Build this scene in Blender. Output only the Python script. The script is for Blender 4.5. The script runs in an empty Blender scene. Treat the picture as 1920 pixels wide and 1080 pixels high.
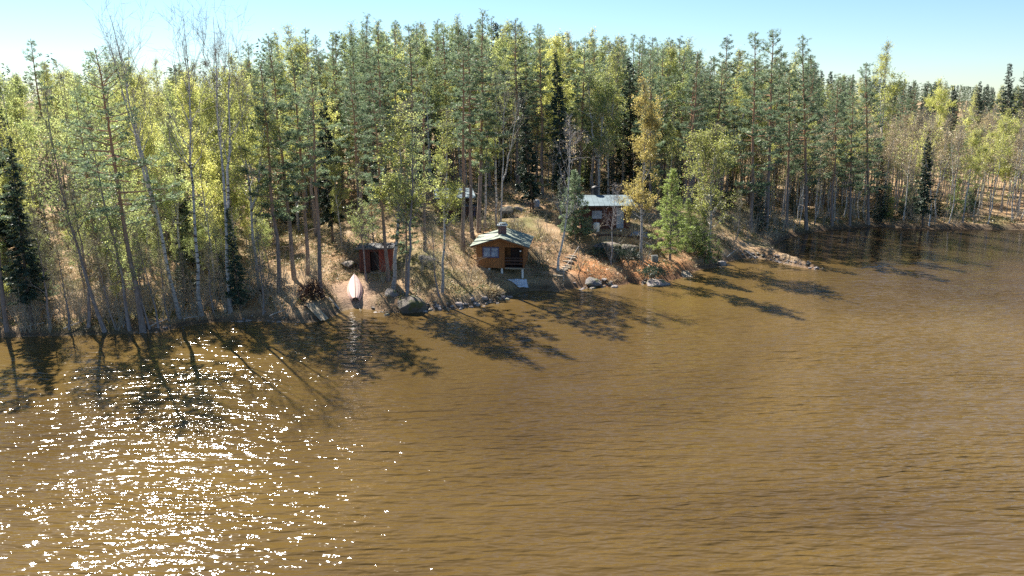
import bpy, bmesh, math, random
import numpy as np
from mathutils import Vector, Matrix, Euler

R = math.radians
S = bpy.context.scene
COL = S.collection

# ------------------------------------------------------------------ camera
CAM_H, PITCH, F = 15.4, R(14.0), 1430.0          # F in pixels of a 1920 wide frame
cam_d = bpy.data.cameras.new('camera'); cam = bpy.data.objects.new('camera', cam_d); COL.objects.link(cam)
cam.location = (0, 0, CAM_H); cam.rotation_euler = (R(90) - PITCH, 0, 0)
cam_d.sensor_width = 36; cam_d.lens = 36 * F / 1920; cam_d.clip_start = 0.5; cam_d.clip_end = 6000
S.camera = cam

# ------------------------------------------------------------------ sky, sun, exposure
SUN_AZ, SUN_EL = R(-33), R(44)                    # azimuth from +Y, negative to the left
W = bpy.data.worlds.new('World'); S.world = W; W.use_nodes = True
wn = W.node_tree; wn.nodes.clear()
sky = wn.nodes.new('ShaderNodeTexSky'); sky.sky_type = 'NISHITA'; sky.sun_disc = False
sky.sun_elevation = SUN_EL; sky.sun_rotation = SUN_AZ
sky.air_density = 1.0; sky.dust_density = 0.05; sky.ozone_density = 3.0
bg = wn.nodes.new('ShaderNodeBackground'); bg.inputs['Strength'].default_value = 0.05
wo = wn.nodes.new('ShaderNodeOutputWorld')
tint = wn.nodes.new('ShaderNodeMix'); tint.data_type = 'RGBA'; tint.blend_type = 'MULTIPLY'; tint.inputs[0].default_value = 1.0
tint.inputs[7].default_value = (.77, .895, 1.0, 1)          # clear spring air: a cooler sky
wn.links.new(sky.outputs[0], tint.inputs[6]); wn.links.new(tint.outputs[2], bg.inputs[0]); wn.links.new(bg.outputs[0], wo.inputs[0])
sun_d = bpy.data.lights.new('sun', 'SUN'); sun_d.energy = 5.0; sun_d.angle = R(0.53); sun_d.color = (1.0, 0.93, 0.82)
sun = bpy.data.objects.new('sun', sun_d); COL.objects.link(sun)
sv = Vector((math.sin(SUN_AZ) * math.cos(SUN_EL), math.cos(SUN_AZ) * math.cos(SUN_EL), math.sin(SUN_EL)))
sun.rotation_euler = sv.to_track_quat('Z', 'Y').to_euler(); sun.location = sv * 200
S.view_settings.view_transform = 'Standard'; S.view_settings.look = 'None'
S.view_settings.exposure = 1.62; S.view_settings.gamma = 1.0; S.view_settings.use_curve_mapping = False
S.cycles.max_bounces = 9; S.cycles.diffuse_bounces = 6; S.cycles.transmission_bounces = 5; S.cycles.glossy_bounces = 3
S.cycles.use_denoising = False
S.cycles.sample_clamp_indirect = 4.0

# ------------------------------------------------------------------ small helpers
rnd = random.Random(7)
def vnoise(x, y, seed=0):
    x = np.asarray(x, float); y = np.asarray(y, float)
    xi = np.floor(x).astype(np.int64); yi = np.floor(y).astype(np.int64); fx = x - xi; fy = y - yi
    fx = fx * fx * (3 - 2 * fx); fy = fy * fy * (3 - 2 * fy)
    def h(a, b):
        n = (a * 374761393 + b * 668265263 + seed * 1442695041) & 0xffffffff
        n = ((n ^ (n >> 13)) * 1274126177) & 0xffffffff
        return ((n ^ (n >> 16)) & 0xffff) / 65535.0
    return (h(xi, yi) * (1 - fx) + h(xi + 1, yi) * fx) * (1 - fy) + (h(xi, yi + 1) * (1 - fx) + h(xi + 1, yi + 1) * fx) * fy
def smooth(a, b, x):
    t = np.clip((x - a) / (b - a), 0, 1); return t * t * (3 - 2 * t)

def ray(px, py):
    u, v = (px - 960) / F, (540 - py) / F
    return np.array((u, math.cos(PITCH) + v * math.sin(PITCH), -math.sin(PITCH) + v * math.cos(PITCH)))
def at_z(px, py, z=0.0):
    d = ray(px, py); t = (z - CAM_H) / d[2]; return np.array((d[0] * t, d[1] * t, z))
def at_y(px, py, Y):
    d = ray(px, py); t = Y / d[1]; return np.array((d[0] * t, Y, CAM_H + d[2] * t))
def to_px(x, y, z):
    dz = z - CAM_H
    fw = y * math.cos(PITCH) - dz * math.sin(PITCH); up = y * math.sin(PITCH) + dz * math.cos(PITCH)
    return 960 + F * x / fw, 540 - F * up / fw

# ------------------------------------------------------------------ the shore and the ground's height
SHORE_PX = [(-420, 668), (-200, 648), (-60, 636), (60, 631), (180, 628), (300, 624), (345, 612), (400, 604), (470, 602), (530, 604),
            (575, 606), (612, 600), (640, 584), (668, 577), (700, 581), (735, 586), (770, 588), (800, 583), (850, 580), (895, 575), (930, 566),
            (955, 556), (985, 546), (1020, 544), (1045, 547), (1075, 541), (1110, 538), (1150, 538), (1185, 530), (1215, 533),
            (1243, 534), (1252, 527), (1275, 522), (1296, 512), (1312, 505), (1340, 502), (1362, 492), (1385, 486), (1420, 484),
            (1450, 489), (1480, 497), (1512, 503), (1538, 507), (1540, 503), (1515, 495), (1490, 486), (1462, 476), (1448, 463), (1470, 449),
            (1510, 438), (1560, 431), (1610, 427), (1660, 425), (1700, 429), (1760, 430), (1840, 430), (1920, 431), (2080, 433)]
SH = [tuple(at_z(px, py)[:2]) for px, py in SHORE_PX]
POLY = np.array([(-900, 38), (-160, 40)] + SH + [(260, 80), (1500, 60), (1500, 2500), (-1500, 2500), (-1500, 38)])

def shore_sd(x, y):
    """distance to the shoreline, positive on land"""
    x = np.asarray(x, float).ravel(); y = np.asarray(y, float).ravel()
    d2 = np.full(x.shape, 1e12); inside = np.zeros(x.shape, bool)
    n = len(POLY)
    for i in range(n):
        ax, ay = POLY[i]; bx, by = POLY[(i + 1) % n]
        ex, ey = bx - ax, by - ay
        t = np.clip(((x - ax) * ex + (y - ay) * ey) / (ex * ex + ey * ey + 1e-12), 0, 1)
        d2 = np.minimum(d2, (x - ax - t * ex) ** 2 + (y - ay - t * ey) ** 2)
        c = (ay > y) != (by > y)
        inside ^= c & (x < (bx - ax) * (y - ay) / (by - ay + 1e-12) + ax)
    return np.where(inside, 1, -1) * np.sqrt(d2)

def ground_h(x, y, sd=None):
    x = np.asarray(x, float); y = np.asarray(y, float); shp = x.shape
    x = x.ravel(); y = y.ravel()
    if sd is None: sd = shore_sd(x, y)
    sd = sd.ravel()
    head = smooth(-24, -12, x) * (1 - smooth(19, 34, x))          # the cabins' headland
    left = 1 - smooth(-30, -14, x)
    s = np.maximum(sd, 0)
    bank = 0.45 * smooth(0, 1.1, s)
    hl = np.minimum(s, 10) * 0.085 + np.clip(s - 10, 0, 60) * 0.06
    hh = np.minimum(s, 9.5) * 0.29 + np.clip(s - 9.5, 0, 60) * 0.075
    hr = np.minimum(s, 10) * 0.05 + np.clip(s - 10, 0, 60) * 0.035 + np.clip(s - 70, 0, 170) * 0.035
    h = bank + head * hh + left * hl + np.maximum(0, 1 - head - left) * hr
    h += (vnoise(x / 6, y / 6, 1) - .5) * 0.7 * smooth(1, 6, s) + (vnoise(x / 1.7, y / 1.7, 2) - .5) * 0.38 * smooth(0.2, 2, s) \
        + (vnoise(x / .7, y / .7, 3) - .5) * 0.14 * smooth(0, 1, s)
    h = np.where(sd > 0, h, np.maximum(sd * 0.16, -3.0) - 0.02)
    for fx, fy, fr, fz in FLATS:
        w = 1 - smooth(fr * 0.75, fr * 1.5, np.hypot(x - fx, y - fy)); h = h * (1 - w) + fz * w
    return h.reshape(shp)
FLATS = []
def gz(x, y): return float(ground_h(np.array([x]), np.array([y]))[0])
def ground(px, py):
    """where the ray of a pixel first meets the ground"""
    d = ray(px, py); t = np.arange(36, 400, 0.2) / d[1]
    X, Y, Z = d[0] * t, d[1] * t, CAM_H + d[2] * t
    k = np.nonzero(Z <= np.maximum(ground_h(X, Y), 0))[0]
    k = k[0] if len(k) else len(t) - 1
    return np.array((X[k], Y[k], gz(X[k], Y[k])))

# flat yards under the cottages
c2 = ground(1135, 430); FLATS.append((c2[0], c2[1] + 1.6, 3.4, c2[2] + 0.0))

# ------------------------------------------------------------------ materials
MATS = {}
def new_mat(name):
    m = bpy.data.materials.new(name); m.use_nodes = True; nt = m.node_tree; nt.nodes.clear()
    out = nt.nodes.new('ShaderNodeOutputMaterial'); MATS[name] = m
    return m, nt, out
def N(nt, t, **kw):
    n = nt.nodes.new(t)
    for k, v in kw.items(): setattr(n, k, v)
    return n
def ramp(nt, stops, fac):
    n = N(nt, 'ShaderNodeValToRGB'); cr = n.color_ramp
    while len(cr.elements) < len(stops): cr.elements.new(0.5)
    for e, (p, c) in zip(cr.elements, stops): e.position = p; e.color = (*c, 1) if len(c) == 3 else c
    nt.links.new(fac, n.inputs[0]); return n.outputs[0]
def noise(nt, scale, detail=3, vec=None, rough=.55, dist=0):
    n = N(nt, 'ShaderNodeTexNoise'); n.inputs['Scale'].default_value = scale; n.inputs['Detail'].default_value = detail
    n.inputs['Roughness'].default_value = rough; n.inputs['Distortion'].default_value = dist
    if vec is not None: nt.links.new(vec, n.inputs['Vector'])
    return n.outputs[0]
def mapping(nt, src='Object', scale=(1, 1, 1), rot=(0, 0, 0)):
    tc = N(nt, 'ShaderNodeTexCoord'); mp = N(nt, 'ShaderNodeMapping')
    mp.inputs['Scale'].default_value = scale; mp.inputs['Rotation'].default_value = rot
    nt.links.new(tc.outputs[src], mp.inputs[0]); return mp.outputs[0]
def mix(nt, fac, a, b, mode='MIX'):
    n = N(nt, 'ShaderNodeMix', data_type='RGBA', blend_type=mode)
    for s, v in ((0, fac), (6, a), (7, b)):
        if isinstance(v, (int, float)): n.inputs[s].default_value = v
        elif isinstance(v, tuple): n.inputs[s].default_value = (*v, 1)
        else: nt.links.new(v, n.inputs[s])
    return n.outputs[2]
def math_n(nt, op, a, b=None, c=None):
    n = N(nt, 'ShaderNodeMath', operation=op)
    for i, v in enumerate((a, b, c)):
        if v is None: continue
        if isinstance(v, (int, float)): n.inputs[i].default_value = v
        else: nt.links.new(v, n.inputs[i])
    return n.outputs[0]
def principled(nt, out, col, rough=.8, bump=None, bstr=.3, bdist=.05, spec=.3, metal=0):
    p = N(nt, 'ShaderNodeBsdfPrincipled')
    if isinstance(col, tuple): p.inputs['Base Color'].default_value = (*col, 1)
    else: nt.links.new(col, p.inputs['Base Color'])
    p.inputs['Roughness'].default_value = rough; p.inputs['Specular IOR Level'].default_value = spec; p.inputs['Metallic'].default_value = metal
    if bump is not None:
        b = N(nt, 'ShaderNodeBump'); b.inputs['Strength'].default_value = bstr; b.inputs['Distance'].default_value = bdist
        nt.links.new(bump, b.inputs['Height']); nt.links.new(b.outputs[0], p.inputs['Normal'])
    nt.links.new(p.outputs[0], out.inputs[0]); return p

def leaf_mat(name, stops, transl=.45, objvar=.25, tcol=(1, 1, 1)):
    """foliage: colour differs from leaf to leaf and from tree to tree"""
    m, nt, out = new_mat(name)
    geo = N(nt, 'ShaderNodeNewGeometry'); oi = N(nt, 'ShaderNodeObjectInfo')
    f = math_n(nt, 'ADD', math_n(nt, 'MULTIPLY', geo.outputs['Random Per Island'], 1 - objvar), math_n(nt, 'MULTIPLY', oi.outputs['Random'], objvar))
    c = ramp(nt, stops, f)
    hv = N(nt, 'ShaderNodeHueSaturation'); nt.links.new(c, hv.inputs['Color'])
    nt.links.new(math_n(nt, 'MULTIPLY_ADD', oi.outputs['Random'], .5, .75), hv.inputs['Value'])
    d = N(nt, 'ShaderNodeBsdfDiffuse'); t = N(nt, 'ShaderNodeBsdfTranslucent'); nt.links.new(hv.outputs[0], d.inputs[0])
    nt.links.new(mix(nt, 1.0, hv.outputs[0], tcol, 'MULTIPLY'), t.inputs[0])
    ms = N(nt, 'ShaderNodeMixShader'); ms.inputs[0].default_value = transl
    nt.links.new(d.outputs[0], ms.inputs[1]); nt.links.new(t.outputs[0], ms.inputs[2])
    g = N(nt, 'ShaderNodeBsdfGlossy'); g.inputs['Roughness'].default_value = .45
    ms2 = N(nt, 'ShaderNodeMixShader'); ms2.inputs[0].default_value = .04
    nt.links.new(ms.outputs[0], ms2.inputs[1]); nt.links.new(g.outputs[0], ms2.inputs[2])
    nt.links.new(ms2.outputs[0], out.inputs[0]); return m

M_PINE = leaf_mat('pine_needles', [(0, (.11, .165, .105)), (.5, (.175, .245, .145)), (1, (.26, .32, .16))], .5)
M_FAR = leaf_mat('distant_conifer_needles', [(0, (.055, .085, .06)), (.6, (.09, .13, .085)), (1, (.14, .17, .09))], .3)
M_SPRUCE = leaf_mat('spruce_needles', [(0, (.032, .055, .042)), (.6, (.055, .085, .055)), (1, (.085, .115, .06))], .2)
M_YSPRUCE = leaf_mat('young_spruce_needles', [(0, (.16, .22, .07)), (.6, (.25, .32, .095)), (1, (.34, .39, .12))], .5)
M_BIRCH = leaf_mat('birch_leaves', [(0, (.34, .39, .11)), (.5, (.50, .53, .15)), (1, (.60, .56, .20))], .62, .4)
M_BIRCHG = leaf_mat('greener_birch_leaves', [(0, (.28, .36, .13)), (.5, (.40, .47, .17)), (1, (.52, .54, .22))], .62, .4)
M_GOLD = leaf_mat('golden_birch_catkins', [(0, (.40, .38, .12)), (.5, (.55, .46, .15)), (1, (.64, .47, .17))], .62, .2)
M_TAN = leaf_mat('budding_twig_tips', [(0, (.34, .27, .17)), (.6, (.44, .35, .21)), (1, (.46, .44, .19))], .5, .4)
M_ALDER = leaf_mat('alder_buds', [(0, (.13, .13, .07)), (.6, (.2, .19, .09)), (1, (.28, .25, .12))], .45, .3)
M_DRYGRASS = leaf_mat('dry_grass_blades', [(0, (.26, .18, .09)), (.5, (.47, .37, .23)), (.85, (.57, .47, .32)), (1, (.30, .30, .11))], .3, .0)
M_HEATH = leaf_mat('dwarf_shrub_leaves', [(0, (.06, .075, .03)), (.5, (.11, .13, .045)), (.8, (.20, .14, .07)), (1, (.17, .2, .08))], .3, .0)

def bark(name, lo, hi, zsplit=None, lo2=None, hi2=None, patch=None):
    m, nt, out = new_mat(name)
    v = mapping(nt, 'Object', (6, 6, 1.6)); n1 = noise(nt, 1.5, 4, v)
    c = ramp(nt, [(.3, lo), (.7, hi)], n1)
    if zsplit:
        tc = N(nt, 'ShaderNodeTexCoord'); sp = N(nt, 'ShaderNodeSeparateXYZ'); nt.links.new(tc.outputs['Object'], sp.inputs[0])
        c2_ = ramp(nt, [(.3, lo2), (.7, hi2)], n1)
        f = N(nt, 'ShaderNodeMapRange'); f.inputs[1].default_value = zsplit[0]; f.inputs[2].default_value = zsplit[1]
        nt.links.new(math_n(nt, 'ADD', sp.outputs[2], math_n(nt, 'MULTIPLY', n1, 2)), f.inputs[0])
        c = mix(nt, f.outputs[0], c, c2_)
    if patch:
        v2 = mapping(nt, 'Object', (1.2, 1.2, 5)); n2 = noise(nt, 1.3, 3, v2)
        c = mix(nt, ramp(nt, [(.56, (0, 0, 0)), (.62, (1, 1, 1))], n2), c, patch)
    principled(nt, out, c, .9, n1, .6, .03, .15); return m
B_PINE = bark('pine_bark', (.16, .125, .11), (.30, .25, .225), (6, 11), (.34, .19, .12), (.48, .29, .18))
B_SPRUCE = bark('spruce_bark', (.09, .07, .06), (.18, .14, .12))
B_BIRCH = bark('birch_bark', (.2, .175, .165), (.36, .33, .31), (1.0, 5.0), (.40, .38, .36), (.58, .56, .53), (.08, .07, .065))
B_WHITE = bark('white_birch_bark', (.40, .36, .32), (.6, .55, .5), (.4, 2), (.5, .47, .43), (.68, .64, .58), (.13, .11, .1))
B_ALDER = bark('alder_bark', (.17, .145, .14), (.34, .30, .29))
B_TWIG = bark('twig_bark', (.25, .22, .175), (.43, .39, .31))
B_GTWIG = bark('grey_twig_bark', (.27, .25, .25), (.42, .40, .39))
B_DEAD = bark('dead_wood', (.35, .31, .27), (.55, .5, .45))

def wood(name, lo, hi, scale=(14, 14, 1.2), rough=.75):
    m, nt, out = new_mat(name)
    v = mapping(nt, 'Object', scale); n1 = noise(nt, 1.3, 5, v, .6, .4); n2 = noise(nt, .8, 2)
    oi = N(nt, 'ShaderNodeObjectInfo')
    c = ramp(nt, [(.25, lo), (.75, hi)], math_n(nt, 'ADD', math_n(nt, 'MULTIPLY', n1, .7), math_n(nt, 'MULTIPLY', oi.outputs['Random'], .3)))
    principled(nt, out, c, rough, n1, .35, .01, .25); return m
W_ORANGE = wood('orange_stained_boards', (.22, .095, .035), (.34, .155, .06))
W_ORANGE_D = wood('orange_brown_trim', (.18, .075, .03), (.28, .12, .045))
W_DARK = wood('dark_brown_boards', (.045, .03, .027), (.09, .055, .045))
W_RED = wood('red_painted_boards', (.20, .05, .035), (.32, .085, .055))
W_REDBROWN = wood('red_brown_boards', (.085, .036, .03), (.15, .062, .048))
W_GREY = wood('weathered_grey_boards', (.19, .16, .12), (.36, .30, .22), (1.5, 14, 14))
W_JETTY = wood('sun-bleached_jetty_boards', (.27, .21, .14), (.42, .34, .23), (1.5, 14, 14))
W_BLUE = wood('purple_blue_frame_paint', (.08, .075, .14), (.13, .12, .2))
def plain(name, col, rough=.6, var=.25, scale=3, metal=0, spec=.4, bump=.15):
    m, nt, out = new_mat(name)
    n1 = noise(nt, scale, 5, mapping(nt))
    c = ramp(nt, [(.3, tuple(x * (1 - var) for x in col)), (.7, tuple(min(1, x * (1 + var)) for x in col))], n1)
    principled(nt, out, c, rough, n1, bump, .02, spec, metal); return m
P_FELT = plain('mossy_green_roofing', (.21, .245, .20), .85, .35, 1.7)
P_FELTD = plain('dark_roof_edge', (.10, .10, .10), .8)
P_METAL = plain('pale_blue_sheet_metal', (.15, .20, .225), .7, .22, 1.1, 0, .15)
P_WHITE = plain('white_paint', (.74, .74, .72), .6, .1)
P_PALEBLUE = plain('pale_blue_paint', (.32, .36, .43), .6, .15)
P_PALETARP = plain('pale_tarpaulin', (.48, .52, .58), .5, .12, 2)
P_TARP = plain('blue_grey_tarpaulin', (.22, .25, .33), .45, .3, 2.2)
P_BRICK = plain('dark_red_brick', (.16, .08, .08), .9, .4, 7)
P_CONC = plain('grey_concrete', (.50, .49, .48), .9, .2, 4)
P_HULL = plain('faded_pink_hull', (.48, .29, .25), .5, .12, 2)
P_HULL2 = plain('pale_hull', (.60, .44, .39), .5, .1, 2)
P_KEEL = plain('brown_keel', (.16, .10, .09), .6)
P_BOXGR = plain('grey_green_metal', (.20, .21, .18), .6, .3)
P_BLACK = plain('black_iron', (.03, .03, .035), .6)
m, nt, out = new_mat('window_glass'); principled(nt, out, ramp(nt, [(.35, (.10, .15, .25)), (.65, (.30, .38, .52))], noise(nt, 2.5, 3, mapping(nt))), .12, None, spec=.6); P_GLASS = m
def stone(name, lo, hi, moss=None):
    m, nt, out = new_mat(name)
    v = mapping(nt, 'Object'); n1 = noise(nt, 2.2, 6, v); n2 = noise(nt, 1.1, 3, v); oi = N(nt, 'ShaderNodeObjectInfo')
    c = ramp(nt, [(.3, lo), (.7, hi)], n1)
    c = mix(nt, math_n(nt, 'MULTIPLY', oi.outputs['Random'], .5), c, (.36, .29, .25))
    if moss: c = mix(nt, ramp(nt, [(.48, (0, 0, 0)), (.6, (1, 1, 1))], n2), c, moss)
    principled(nt, out, c, .85, n1, .6, .08, .3); return m
ST_PALE = stone('pale_shore_stone', (.16, .14, .13), (.36, .32, .30))
ST_GREY = stone('grey_stone', (.09, .085, .085), (.22, .205, .2), (.16, .16, .08))
ST_DARK = stone('dark_mossy_boulder', (.045, .042, .036), (.10, .092, .075), (.09, .095, .035))

# ground: litter, moss, dry grass and earth
m, nt, out = new_mat('forest_floor'); M_GROUND = m
v = mapping(nt, 'Object')
n_big = noise(nt, .16, 3, v); n_mid = noise(nt, .9, 5, v); n_fin = noise(nt, 7, 6, v, .7)
c = ramp(nt, [(.25, (.13, .075, .045)), (.45, (.30, .20, .11)), (.62, (.44, .335, .22)), (.8, (.54, .43, .30))], math_n(nt, 'ADD', math_n(nt, 'MULTIPLY', n_mid, .55), math_n(nt, 'MULTIPLY', n_fin, .45)))
c = mix(nt, ramp(nt, [(.52, (0, 0, 0)), (.68, (.5, .5, .5))], noise(nt, .45, 4, v, .6)), c, (.34, .155, .07))
c = mix(nt, ramp(nt, [(.52, (0, 0, 0)), (.66, (.75, .75, .75))], n_big), c, ramp(nt, [(.3, (.075, .08, .03)), (.7, (.2, .21, .075))], n_fin))
at = N(nt, 'ShaderNodeAttribute', attribute_name='needle_bank'); c = mix(nt, at.outputs['Fac'], c, ramp(nt, [(.3, (.24, .10, .04)), (.7, (.52, .26, .12))], n_fin))
at = N(nt, 'ShaderNodeAttribute', attribute_name='wet_edge'); c = mix(nt, at.outputs['Fac'], c, (.06, .045, .035))
at = N(nt, 'ShaderNodeAttribute', attribute_name='sand'); c = mix(nt, at.outputs['Fac'], c, ramp(nt, [(.3, (.30, .19, .13)), (.7, (.48, .33, .24))], n_fin))
principled(nt, out, c, .95, math_n(nt, 'ADD', n_mid, n_fin), .8, .12, .1)

# water: brown humus water, sky and forest reflected in its ripples
m, nt, out = new_mat('lake_water'); M_WATER = m
tc = N(nt, 'ShaderNodeTexCoord')
def wmap(scale, rot):
    mp = N(nt, 'ShaderNodeMapping'); mp.inputs['Scale'].default_value = scale; mp.inputs['Rotation'].default_value = (0, 0, rot)
    nt.links.new(tc.outputs['Object'], mp.inputs[0]); return mp.outputs[0]
w1 = noise(nt, 1.0, 1, wmap((.46, 1.65, 1), R(7)), .5, .3)
w2 = noise(nt, 1.0, 1, wmap((1.0, 3.6, 1), R(-8)), .55, .3)
w3 = noise(nt, 1.0, 1, wmap((3.0, 6.0, 1), R(12)), .55, .2)
wl = noise(nt, 1.0, 1, wmap((.10, .22, 1), R(20)), .5)
hgt = math_n(nt, 'ADD', math_n(nt, 'MULTIPLY', w1, .33), math_n(nt, 'ADD', math_n(nt, 'MULTIPLY', w2, .235), math_n(nt, 'MULTIPLY', w3, .055)))
gust = N(nt, 'ShaderNodeMapRange'); nt.links.new(wl, gust.inputs[0]); gust.inputs[1].default_value = .3; gust.inputs[2].default_value = .7
gust.inputs[3].default_value = .62; gust.inputs[4].default_value = 1.3
at = N(nt, 'ShaderNodeAttribute', attribute_name='shallow')
shl = N(nt, 'ShaderNodeAttribute', attribute_name='shelter')
bcol = mix(nt, noise(nt, .09, 3, tc.outputs['Object']), (.084, .053, .0145), (.132, .086, .026))
bcol = mix(nt, ramp(nt, [(.38, (0, 0, 0)), (.64, (1, 1, 1))], noise(nt, .035, 3, tc.outputs['Object'], .5, .6)), bcol, (.050, .031, .011))
bcol = mix(nt, at.outputs['Fac'], bcol, ramp(nt, [(.3, (.085, .054, .02)), (.7, (.16, .108, .045))], noise(nt, .5, 4, tc.outputs['Object'])))
shade_at = N(nt, 'ShaderNodeAttribute', attribute_name='cove_shade'); bcol = mix(nt, shade_at.outputs['Fac'], bcol, (.022, .015, .009))  # inlet darkened: forest reflection and tree shade painted into the water colour
pw = N(nt, 'ShaderNodeBsdfPrincipled'); nt.links.new(bcol, pw.inputs['Base Color'])
pw.inputs['Roughness'].default_value = .075; pw.inputs['IOR'].default_value = 1.333; pw.inputs['Specular IOR Level'].default_value = .5
bp = N(nt, 'ShaderNodeBump'); bp.inputs['Distance'].default_value = .62
nt.links.new(math_n(nt, 'MULTIPLY', gust.outputs[0], math_n(nt, 'SUBTRACT', 1.0, math_n(nt, 'MULTIPLY', shl.outputs['Fac'], .88))), bp.inputs['Strength'])
nt.links.new(hgt, bp.inputs['Height']); nt.links.new(bp.outputs[0], pw.inputs['Normal'])
nt.links.new(pw.outputs[0], out.inputs[0])

# ------------------------------------------------------------------ object helpers
def set_props(o, label=None, cat=None, group=None, kind=None):
    if label: o['label'] = label
    if cat: o['category'] = cat
    if group: o['group'] = group
    if kind: o['kind'] = kind
    return o
def link(name, data, parent=None, loc=None, rot=None, scale=None):
    o = bpy.data.objects.new(name, data); COL.objects.link(o)
    if parent is not None: o.parent = parent
    if loc is not None: o.location = loc
    if rot is not None: o.rotation_euler = rot
    if scale is not None: o.scale = scale
    return o
def empty(name, loc, label, cat, rotz=0, group=None):
    o = link(name, None, None, loc, (0, 0, rotz)); o.empty_display_size = .3
    return set_props(o, label, cat, group)
def np_mesh(name, parts, smooth_flags=None):
    """parts: list of (verts Nx3, faces MxK int, material)"""
    me = bpy.data.meshes.new(name); V = []; L = []; LS = []; MI = []; SMF = []; off = 0; mats = []; ls = 0
    for i, (v, f, mt) in enumerate(parts):
        if len(f) == 0: continue
        if mt not in mats: mats.append(mt)
        V.append(v); f = np.asarray(f, np.int64); L.append((f + off).ravel()); k = f.shape[1]
        LS.append(ls + np.arange(len(f)) * k); ls += f.size; off += len(v)
        MI.append(np.full(len(f), mats.index(mt))); SMF.append(np.full(len(f), bool(smooth_flags and smooth_flags[i])))
    V = np.concatenate(V); L = np.concatenate(L); LS = np.concatenate(LS); MI = np.concatenate(MI); SMF = np.concatenate(SMF)
    me.vertices.add(len(V)); me.vertices.foreach_set('co', V.astype(np.float32).ravel())
    me.loops.add(len(L)); me.loops.foreach_set('vertex_index', L.astype(np.int32))
    me.polygons.add(len(LS)); me.polygons.foreach_set('loop_start', LS.astype(np.int32))
    me.polygons.foreach_set('material_index', MI.astype(np.int32)); me.polygons.foreach_set('use_smooth', SMF)
    for mt in mats: me.materials.append(mt)
    me.update(calc_edges=True); me.validate(); return me
def tubes(P, Rr, ns):
    """P (N,K,3) centre lines, Rr (N,K) radii -> verts, quads"""
    P = np.asarray(P, float); Rr = np.asarray(Rr, float); n, K, _ = P.shape
    T = np.gradient(P, axis=1); T /= np.linalg.norm(T, axis=2, keepdims=True) + 1e-9
    ref = np.where(np.abs(T[..., 2:3]) > .9, np.array((1., 0, 0)), np.array((0, 0, 1.)))
    A = np.cross(T, ref); A /= np.linalg.norm(A, axis=2, keepdims=True) + 1e-9; B = np.cross(T, A)
    a = np.arange(ns) * 2 * math.pi / ns
    V = P[:, :, None, :] + Rr[:, :, None, None] * (np.cos(a)[None, None, :, None] * A[:, :, None, :] + np.sin(a)[None, None, :, None] * B[:, :, None, :])
    idx = np.arange(n * K * ns).reshape(n, K, ns)
    q = np.stack([idx[:, :-1, :], np.roll(idx[:, :-1, :], -1, 2), np.roll(idx[:, 1:, :], -1, 2), idx[:, 1:, :]], -1).reshape(-1, 4)
    return V.reshape(-1, 3), q
def quads_at(rs, C, size, aspect=.7, flat=0.0):
    n = len(C); a = rs.normal(size=(n, 3)); a[:, 2] *= (1 - flat); a /= np.linalg.norm(a, axis=1, keepdims=True)
    b = np.cross(a, rs.normal(size=(n, 3))); b /= np.linalg.norm(b, axis=1, keepdims=True)
    s = np.asarray(size)[:, None] * .5
    V = np.stack([C - a * s, C + b * s * aspect, C + a * s, C - b * s * aspect], 1).reshape(-1, 3)
    return V, np.arange(n * 4).reshape(n, 4)
def sprays_at(rs, C, D, ln, wd):
    """pointed needle sprays (one triangle each) from C along D"""
    n = len(C); D = D / (np.linalg.norm(D, axis=1, keepdims=True) + 1e-9)
    s = np.cross(D, rs.normal(size=(n, 3))); s /= np.linalg.norm(s, axis=1, keepdims=True) + 1e-9
    w = np.asarray(wd)[:, None] * .5; l = np.asarray(ln)[:, None]
    V = np.stack([C - s * w + D * l * .15, C + D * l, C + s * w + D * l * .15], 1).reshape(-1, 3)
    return V, np.arange(n * 3).reshape(n, 3)
def trunk_line(rs, H, wig, K=12, bend=0):
    z = np.linspace(0, H, K); w = rs.normal(size=(K, 2)) * wig; w[0] = 0; w = np.cumsum(w, 0) * .5; w -= w[0]
    t = z / H; w -= np.outer(t, w[-1]) * .8
    P = np.column_stack([w[:, 0] + bend * np.sin(t * math.pi), w[:, 1], z]); return P
def interp(P, z):
    return np.array([np.interp(z, P[:, 2], P[:, i]) for i in range(3)])

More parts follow.
